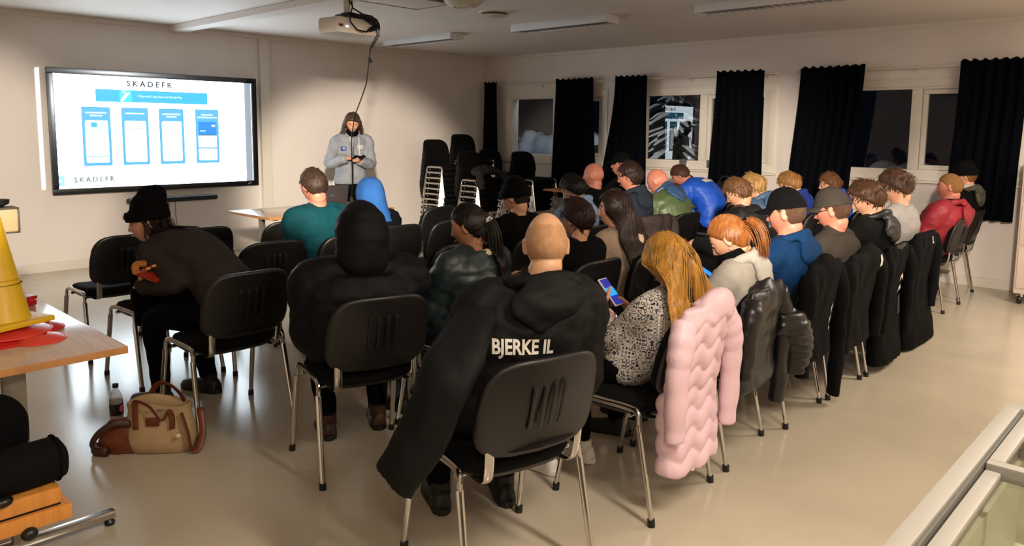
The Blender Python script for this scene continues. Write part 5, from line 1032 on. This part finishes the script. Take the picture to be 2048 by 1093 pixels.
# blond girl ------------------------------------------------------------------
M_knit=mat('nordic_knit','#b9b2aa',.9,bump=.5,bscale=160); nt=M_knit.node_tree; b=nt.nodes['Principled BSDF']; tc=nt.nodes.new('ShaderNodeTexCoord')
v1=nt.nodes.new('ShaderNodeTexVoronoi'); v1.distance='CHEBYCHEV'; v1.inputs['Scale'].default_value=19; v1.inputs['Randomness'].default_value=.15; nt.links.new(tc.outputs['Object'],v1.inputs['Vector'])
v2=nt.nodes.new('ShaderNodeTexVoronoi'); v2.inputs['Scale'].default_value=62; v2.inputs['Randomness'].default_value=.1; nt.links.new(tc.outputs['Object'],v2.inputs['Vector'])
ad=nt.nodes.new('ShaderNodeMath'); ad.operation='MULTIPLY_ADD'; ad.inputs[1].default_value=.55; nt.links.new(v2.outputs['Distance'],ad.inputs[0]); nt.links.new(v1.outputs['Distance'],ad.inputs[2])
cr=nt.nodes.new('ShaderNodeValToRGB'); cr.color_ramp.interpolation='CONSTANT'; els=cr.color_ramp.elements; els[0].color=(*lin('#1d1f2a'),1); els[0].position=0
els[1].position=.40; els[1].color=(*lin('#b9b2aa'),1); x=els.new(.62); x.color=(*lin('#22242e'),1); x=els.new(.70); x.color=(*lin('#c2bab2'),1); nt.links.new(ad.outputs[0],cr.inputs[0]); nt.links.new(cr.outputs[0],b.inputs['Base Color'])
S=(-6.15,-7.2); YB_=-2
f=person('blond','girl with very long blond hair in a patterned sweater holding a phone',S,YB_,(-6.06,-7.30,1.0),s=.88,hs=.97,w=.95,hp=22,hy=-6,fem=1,tone='fair',top=M_knit,g=.014,wl=L2(S,YB_,(-6.11,-6.99,.735)),wr=L2(S,YB_,(-5.93,-7.03,.715)),polel=(-.45,.5,-1),poler=(.8,-.2,-.8),curl=(48,55),voxel=.010,shoes=MT['shoe_white'],feet=[(-.2,.33,.07),(.02,.30,.07)],wrinkle=.004,fine=.005,
   handrot={-1:((.15,.55,.75),(-.9,.1,.1)),1:((-.35,.6,.6),(.8,-.2,.35))})
hair_long(f,'#c08a3a',.56,1500,seed=31,th=.014,wid=.0042,part=.0,back=.35,wave=.008,nu_=340,uw=.014,zmin=.66,curtain=True,spr=1.5); BL=f
e=phone(f,L2(S,YB_,(-6.025,-6.975,.81)),Matrix.Rotation(R(8),4,'Z')@Matrix.Rotation(R(48),4,'X')@Matrix.Rotation(R(0),4,'Y'),'phone with a blue and violet screen in the blond girl\'s hands',em('phone_violet','#2a2f9a',.8),mat('phone_white','#e2dcd6',.4))
mb=MB(); mb.box((0,.0,.0060),(.066,.045,.001)); ob('bright_band',mb,em('phone_cyan','#1f8fd8',1.1),e,smooth=False)
a,b_,c=f.ARM[-1]; mb=MB(); mb.tube([tuple(b_+(c-b_)*.80+.046*nrm(np.cross(nrm(c-b_),A([math.cos(t),math.sin(t),.2])))) for t in np.linspace(0,6.283,17)[:-1]],.010,6,closed=True); ob('cuff_band',mb,mat('knit_pink','#d99a96',.9),f.root)
# shaven-headed man with printed jacket -----------------------------------------
f=P('buzz','shaven-headed man in a black hooded jacket with white lettering on the back',(-6.82,-7.26,1.145),yaw=-32,s=1.05,w=.96,hp=10,hy=-10,tone='buzz',top=mat('jacket_black','#0a0a09',.7,bump=.15,bscale=70,spec=.2),g=.042,hood=(.14,.10,.02),collar=(.055,.035),depth=1.05,voxel=.011,fine=.0045,wrinkle=.010,bulge=.03,hipback=-.05,wl=(-.16,.24,.62),wr=(.16,.24,.62)); BZ=f
V,F=hair_shell(.0022,.0,2,.05,ztop=.085); mb=MB(); mb.add(V,F); link('hair',mesh_from('hair',f.H(mb.V()),mb.f,mat('stubble_sand','#b0845c',.6,col2='#c0926c',vscale=40,bump=.4,bscale=900,spec=.4)),f.root); finish(f,'#8a6038')
mb=MB(); mb.tube([tuple(f.N+A([.075*math.cos(a),.07*math.sin(a)-.008,.045])) for a in np.linspace(R(120),R(420),15)],.012,8); ob('blue_collar',mb,mat('collar_blue','#1b4a9a',.6),f.root)
mb=MB(); mb.box(f.N+A([0,-.085,.05]),(.03,.004,.02),.001); ob('collar_label',mb,mat('label_grey','#6b675f',.6),f.root)
UV,F=text_mesh('BJERKE IL',.070,bold=.0022,xs=.74); UV,F=subdiv(UV,F,1); M=Matrix.Translation((.055,-.9,.83))@Matrix.Rotation(R(90),4,'X')@Matrix.Rotation(R(-2),4,'Z'); project_print('back_lettering',UV,F,f.bvh,M,(0,1,0),MT['print'],f.root,.004)
q0=f.ARM[-1][0]; ls=lambda *p:L2((-7.0,-7.19),-32,p); mb=MB(); mb.tube(bez([tuple(q0+A([-.03,-.05,.0])),ls(-7.30,-7.28,.80),ls(-7.36,-7.24,.62),ls(-7.43,-7.15,.42)],9),list(np.interp(np.linspace(0,1,28),[0,.3,.8,1],[.08,.10,.095,.085])),16,flat=.5)
V,N,F=fuse(mb,.012,2); V=V+N*(.010*nz(V,(14,14,8),4))[:,None]; link('empty_sleeve',mesh_from('empty_sleeve',V,F,MATS['jacket_black']),f.root)
# ------------------------------------------------------------------ jackets on chair backs
e,bv=draped('pink','pale pink quilted puffer jacket hung over the blond girl\'s chair',PCH['blond'],MT['pink'],zbot=.19,hw=.20,hwb=.215,hd=.05,sleeves=((-1,.36,.0),(1,.30,.04)),hood=(.09,.14,.03),wave=.016,top=.87,fold=-.004,voxel=.0095)
e,bv=draped('bpuff','glossy black quilted jacket hung behind the girl with the red-blond ponytail',PCH['redpony'],mat('nylon_gloss','#0a0a0b',.36,bump=.1,bscale=50),zbot=.36,hw=.23,hwb=.26,hd=.045,sleeves=((-1,.45,0),(1,.2,.02)),hood=(.0,.1,.06),puff=.010,top=.84)
mb=MB(); mb.tube(bez([(.20,-.30,.62),(.30,-.34,.60),(.38,-.36,.48),(.40,-.34,.34)],8),list(np.interp(np.linspace(0,1,25),[0,.4,1],[.06,.10,.075])),14); V,N,F=fuse(mb,.012,1); V=V+N*(.012*(np.abs(np.sin(V[:,2]*math.pi/.045))**.6-.5))[:,None]; link('quilted_sleeve',mesh_from('quilted_sleeve',V,F,MATS['nylon_gloss']),e)
e,bv=draped('c23j','black jacket with small white diamond marks behind the man in the black cap',PCH['c23'],MT['black'],zbot=.34,hw=.245,hwb=.25,hd=.045,sleeves=((-1,.3,0),(1,.06,.02)),hood=(0,.12,.04),top=.87)
for k,(x,z,s_) in enumerate(((.02,.60,.020),(.01,.54,.017),(.015,.49,.010))):
    UV,F=subdiv([(0,-s_*1.6,0),(s_*.6,0,0),(0,s_*1.6,0),(-s_*.6,0,0)],[(0,1,2,3)],1); project_print('diamond_mark',UV,F,bv,Matrix.Translation((x+.1,-.9,z))@Matrix.Rotation(R(90),4,'X')@Matrix.Rotation(R(-15),4,'Z'),(0,1,0),MT['print'],e)
e,bv=draped('c24j','black jacket with a white tag hung behind the man in the grey cap',PCH['c24'],MT['black2'],zbot=.30,hw=.245,hwb=.24,hd=.045,sleeves=((-1,.3,0),(1,.3,.0)),hood=(.1,.13,.06),top=.86)
UV,F=subdiv([(-.016,-.035,0),(.016,-.035,0),(.020,.035,0),(-.010,.035,0)],[(0,1,2,3)],1); project_print('white_tag',UV,F,bv,Matrix.Translation((.12,-.9,.80))@Matrix.Rotation(R(90),4,'X')@Matrix.Rotation(R(12),4,'Z'),(0,1,0),MT['print'],e)
e,bv=draped('b25j','long black jacket with two white chevrons hung behind the brown-haired boy',PCH['b25'],MT['black'],zbot=.05,hw=.245,hwb=.27,hd=.045,sleeves=((-1,.3,0),(1,.2,.02)),shift=.06,top=.84); chevrons(e,bv,.13,.62,MT['print'],.075)
mb=MB(); UV,F=subdiv([(-.06,-.06,0),(.05,-.07,0),(.06,.06,0),(-.04,.05,0)],[(0,1,2,3)],2); project_print('grey_panel',UV,F,bv,Matrix.Translation((.16,-.9,.42))@Matrix.Rotation(R(90),4,'X'),(0,1,0),mat('panel_grey','#2a2826',.7),e)
e,bv=draped('b26j','flaring black coat with white letters hung behind the man in the t-shirt',PCH['b26'],MT['black'],zbot=.02,hw=.245,hwb=.36,hd=.05,sleeves=((-1,.3,0),(1,.28,.0)),shift=.16,top=.86)
UV,F=text_mesh('IL',.07,bold=.0015,xs=.8); UV,F=subdiv(UV,F,1); project_print('coat_lettering',UV,F,bv,Matrix.Translation((.05,-.9,.80))@Matrix.Rotation(R(90),4,'X'),(0,1,0),MT['print'],e)
UV,F=text_mesh('BJERKE IL',.062,bold=.002,xs=.74); UV,F=subdiv(UV,F,1); project_print('back_lettering',UV,F,F25.bvh,Matrix.Translation((.05,-.9,.885))@Matrix.Rotation(R(90),4,'X'),(0,1,0),MT['print'],F25.root,.004)
draped('leftj','black jacket hung over the chair beside the man who eats',(-6.98,-4.22,4),MT['black'],zbot=.40,hw=.245,hwb=.25,hd=.045,sleeves=((-1,.42,0),(1,.42,0)),hood=(0,.12,.04),top=.87)
draped('brownj','dark brown coat over the chair of the boy with short dark curls',PCH['curly'],MT['browncoat'],zbot=.4,hw=.24,hwb=.25,hd=.06,sleeves=((-1,.42,0),(1,.42,0)),top=.87)
# grey coat flung on a chair stack
e=empty('grey_coat',(-1.42,-1.42,.93),R(180),label='crumpled dark grey coat lying on a stack of chairs in the corner',cat='coat'); mb=MB()
mb.tube(bez([(-.28,.1,-.18),(-.2,.12,.0),(-.05,.1,.06),(.12,.08,.08),(.28,.12,.02)],6),[.07]*25,12,flat=.7); mb.ell((0,.02,.05),(.22,.16,.07)); mb.tube([(.2,.14,.04),(.26,.2,-.08),(.24,.22,-.2)],[.06,.06,.05],10); mb.tube([(-.2,.16,.02),(-.27,.2,-.12),(-.26,.22,-.26)],[.06,.06,.05],10)
V,N,F=fuse(mb,.014,2); V=V+N*(.02*nz(V,(11,11,11),2))[:,None]; link('coat_body',mesh_from('coat_body',V,F,cloth('coat_grey','#33302f')),e)
# things on the window table
e=empty('red_bag',(-.5,-4.1,.73),label='soft red bag on the table behind the man in bright blue',cat='bag'); mb=MB(); mb.ell((0,0,.10),(.16,.24,.12)); mb.ell((0,.12,.08),(.13,.14,.1)); V,N,F=fuse(mb,.015,2); V=V+N*(.015*nz(V,9))[:,None]; link('body',mesh_from('body',V,F,mat('bag_red','#7e2318',.6)),e); mb=MB(); mb.tube(bez([(0,-.12,.2),(0,-.05,.27),(0,.08,.27),(0,.14,.19)],5),.01,6); ob('strap',mb,M_blackm,e)
e=empty('black_bag',(-.48,-4.62,.73),label='rounded black bag on the table right of the bent man in blue',cat='bag'); mb=MB(); mb.ell((0,0,.11),(.16,.2,.12)); mb.ell((0,-.05,.14),(.12,.13,.1)); V,N,F=fuse(mb,.015,2); V=V+N*(.012*nz(V,9,3))[:,None]; link('body',mesh_from('body',V,F,MT['nylon']),e); mb=MB(); mb.tube(bez([(0,-.1,.22),(0,-.04,.28),(0,.06,.28),(0,.1,.2)],5),.01,6); ob('strap',mb,M_blackm,e)
# ------------------------------------------------------------------ canvas tote and bottle on the floor
M_can=mat('canvas','#b79a72',.85,bump=.3,bscale=260,var=.06,vscale=12); M_lea=mat('leather_tan','#6a3318',.45,bump=.15,bscale=120,var=.2,vscale=20); M_lead=mat('leather_dark','#3d1e12',.5,bump=.2,bscale=120)
tb=empty('tote_bag',(-7.46,-5.36,0),R(-42),label='beige canvas tote bag with brown leather straps on the floor',cat='bag'); tb.scale=(.84,.84,.84)
def trg(z,hw,hd,cy=0,n=32,p=3): r=sring(0,cy,z,hw,hd,n,p); return r
rings=[trg(.0,.17,.085),trg(.006,.19,.10),trg(.08,.195,.105),trg(.17,.185,.095),trg(.25,.18,.085),trg(.295,.185,.085),trg(.30,.187,.086),trg(.298,.178,.078),trg(.24,.168,.072),trg(.1,.17,.085),trg(.03,.165,.08)]
for i,r in enumerate(rings):
    k=sstep(.1,.3,r[:,2]); r[:,2]-=.035*k*np.sin((r[:,0]/.19+.4)*1.6)**2; r[:,1]+=.012*k*np.sin(r[:,0]*22); r[:,0]*=1-.05*k
mb=MB(); mb.loft(rings); mb.v[0]=mb.v[0]+(.004*nz(mb.v[0],24))[:,None]*A([[1,1,0]]); ob('canvas_body',mb,M_can,tb,sharp=None)
for s_,P_ in ((-1,[(-.10,-.098,.15),(-.10,-.10,.25),(-.085,-.12,.32),(0,-.15,.30),(.06,-.15,.22),(.085,-.12,.26),(.10,-.10,.22),(.10,-.10,.15)]),(1,[(-.10,.09,.15),(-.09,.092,.27),(-.03,.06,.36),(.05,.02,.37),(.10,.05,.30),(.11,.09,.22),(.11,.095,.15)])):
    mb=MB(); mb.tube(bez(P_,6),.016,8,flat=.28,up=(0,1,0)); ob('handle',mb,M_lea,tb,sharp=None)
mb=MB(); mb.box((-.005,-.106,.195),(.075,.006,.05),.002); ob('leather_patch',mb,M_lea,tb)
mb=MB(); mb.tube(bez([(.15,-.09,.24),(.19,-.11,.12),(.2,-.10,.03),(.23,-.08,.02),(.24,-.02,.1),(.21,.04,.22)],6),.02,8,flat=.3); ob('shoulder_strap',mb,M_lea,tb,sharp=None)
mb=MB(); mb.box((.02,-.104,.262),(.05,.006,.008),.002); mb.ell((-.03,-.103,.258),(.008,.006,.008)); mb.ell((.06,-.103,.265),(.008,.006,.008)); ob('clasp',mb,M_chrome,tb)
mb=MB(); mb.ell((.14,-.13,.12),(.018,.012,.014)); ob('tassel_bead',mb,mat('bead','#d8c9a8',.5),tb)
sb=empty('leather_satchel',(-7.60,-5.26,0),R(-42),label='worn brown leather satchel slumped behind the canvas tote',cat='bag'); sb.scale=(.72,.72,.85)
mb=MB(); mb.loft([sring(0,0,z,hw,hd,24,3) for z,hw,hd in ((0,.13,.07),(.01,.15,.085),(.08,.14,.08),(.15,.11,.06),(.18,.08,.035),(.185,.04,.02))]); mb.v[0]=mb.v[0]+(.012*nz(mb.v[0],14))[:,None]; ob('pouch',mb,M_lea,sb,sharp=None)
mb=MB(); mb.tube(bez([(-.12,-.06,.02),(-.16,-.1,.06),(-.1,-.12,.14),(0,-.10,.19),(.08,-.06,.17)],6),.02,8,flat=.4); ob('strap',mb,M_lead,sb,sharp=None)
mb=MB(); mb.tube(bez([(-.17,-.02,.03),(-.14,-.08,.025),(-.06,-.11,.03)],5),.028,10); ob('rolled_edge',mb,M_lead,sb,sharp=None)
bt=empty('cola_bottle',(-7.53,-4.98,0),label='half-litre plastic bottle of dark cola standing behind the bags',cat='bottle')
M_pet=mat('pet_clear','#c9c4ba',.12,spec=.5); M_pet.node_tree.nodes['Principled BSDF'].inputs['Alpha'].default_value=.45
mb=MB(); mb.lathe([(.001,0),(.026,0),(.031,.008),(.032,.05),(.029,.07),(.032,.09),(.032,.15),(.030,.16),(.001,.16)],n=24); ob('cola',mb,mat('cola_dark','#160a06',.12,spec=.5),bt)
mb=MB(); mb.lathe([(.0322,.07),(.0326,.095),(.0326,.15),(.0325,.158),(.030,.175),(.024,.195),(.014,.215),(.0125,.232)],n=24); ob('bottle_wall',mb,M_pet,bt)
mb=MB(); mb.lathe([(.0325,.085),(.033,.087),(.033,.143),(.0325,.145)],n=24); lb=ob('label',mb,mat('label_black','#131013',.35),bt)
mb=MB(); mb.ell((0,0,0),(.02,.004,.02),nu=16,nv=8); mb.xf(Matrix.Rotation(R(40),4,'Z')@Matrix.Translation((-.006,-.0315,.118))); ob('round_mark',mb,mat('label_mark','#c2485a',.4),lb)
mb=MB(); mb.lathe([(.001,.226),(.0145,.226),(.0145,.245),(.001,.246)],n=20); ob('screw_cap',mb,M_black,bt)
# ------------------------------------------------------------------ black garment and rolled bag on the low bench
e=empty('dark_coat_heap',(-8.45,-6.20,.409),label='heap of black coat on the low bench at the lower left',cat='coat'); mb=MB(); mb.ell((.02,.04,.12),(.24,.10,.16)); mb.ell((.12,.05,.14),(.14,.09,.13)); mb.ell((-.1,.0,.08),(.25,.1,.09)); V,N,F=fuse(mb,.014,2); V=V+N*(.018*nz(V,(8,8,10),4))[:,None]; V[:,2]=np.maximum(V[:,2],.002); link('coat_body',mesh_from('coat_body',V,F,MT['black']),e)
e=empty('rolled_bag',(-8.36,-6.335,.409),R(2),label='black cylindrical bag lying on the boards at the lower left',cat='bag'); mb=MB(); mb.tube([(-.5,0,.068),(.10,0,.068),(.185,0,.072),(.205,0,.072),(.208,0,.072)],[.064,.068,.072,.066,.03],22); V=mb.v[0]; mb.v[0]=V+(.008*nz(V,12))[:,None]; ob('bag_body',mb,MT['black2'],e,sharp=50)
mb=MB(); mb.tube([(.185,.072*math.cos(t),.072+.072*math.sin(t)) for t in np.linspace(0,6.283,25)[:-1]],.005,6,closed=True); ob('end_piping',mb,MT['black'],e)
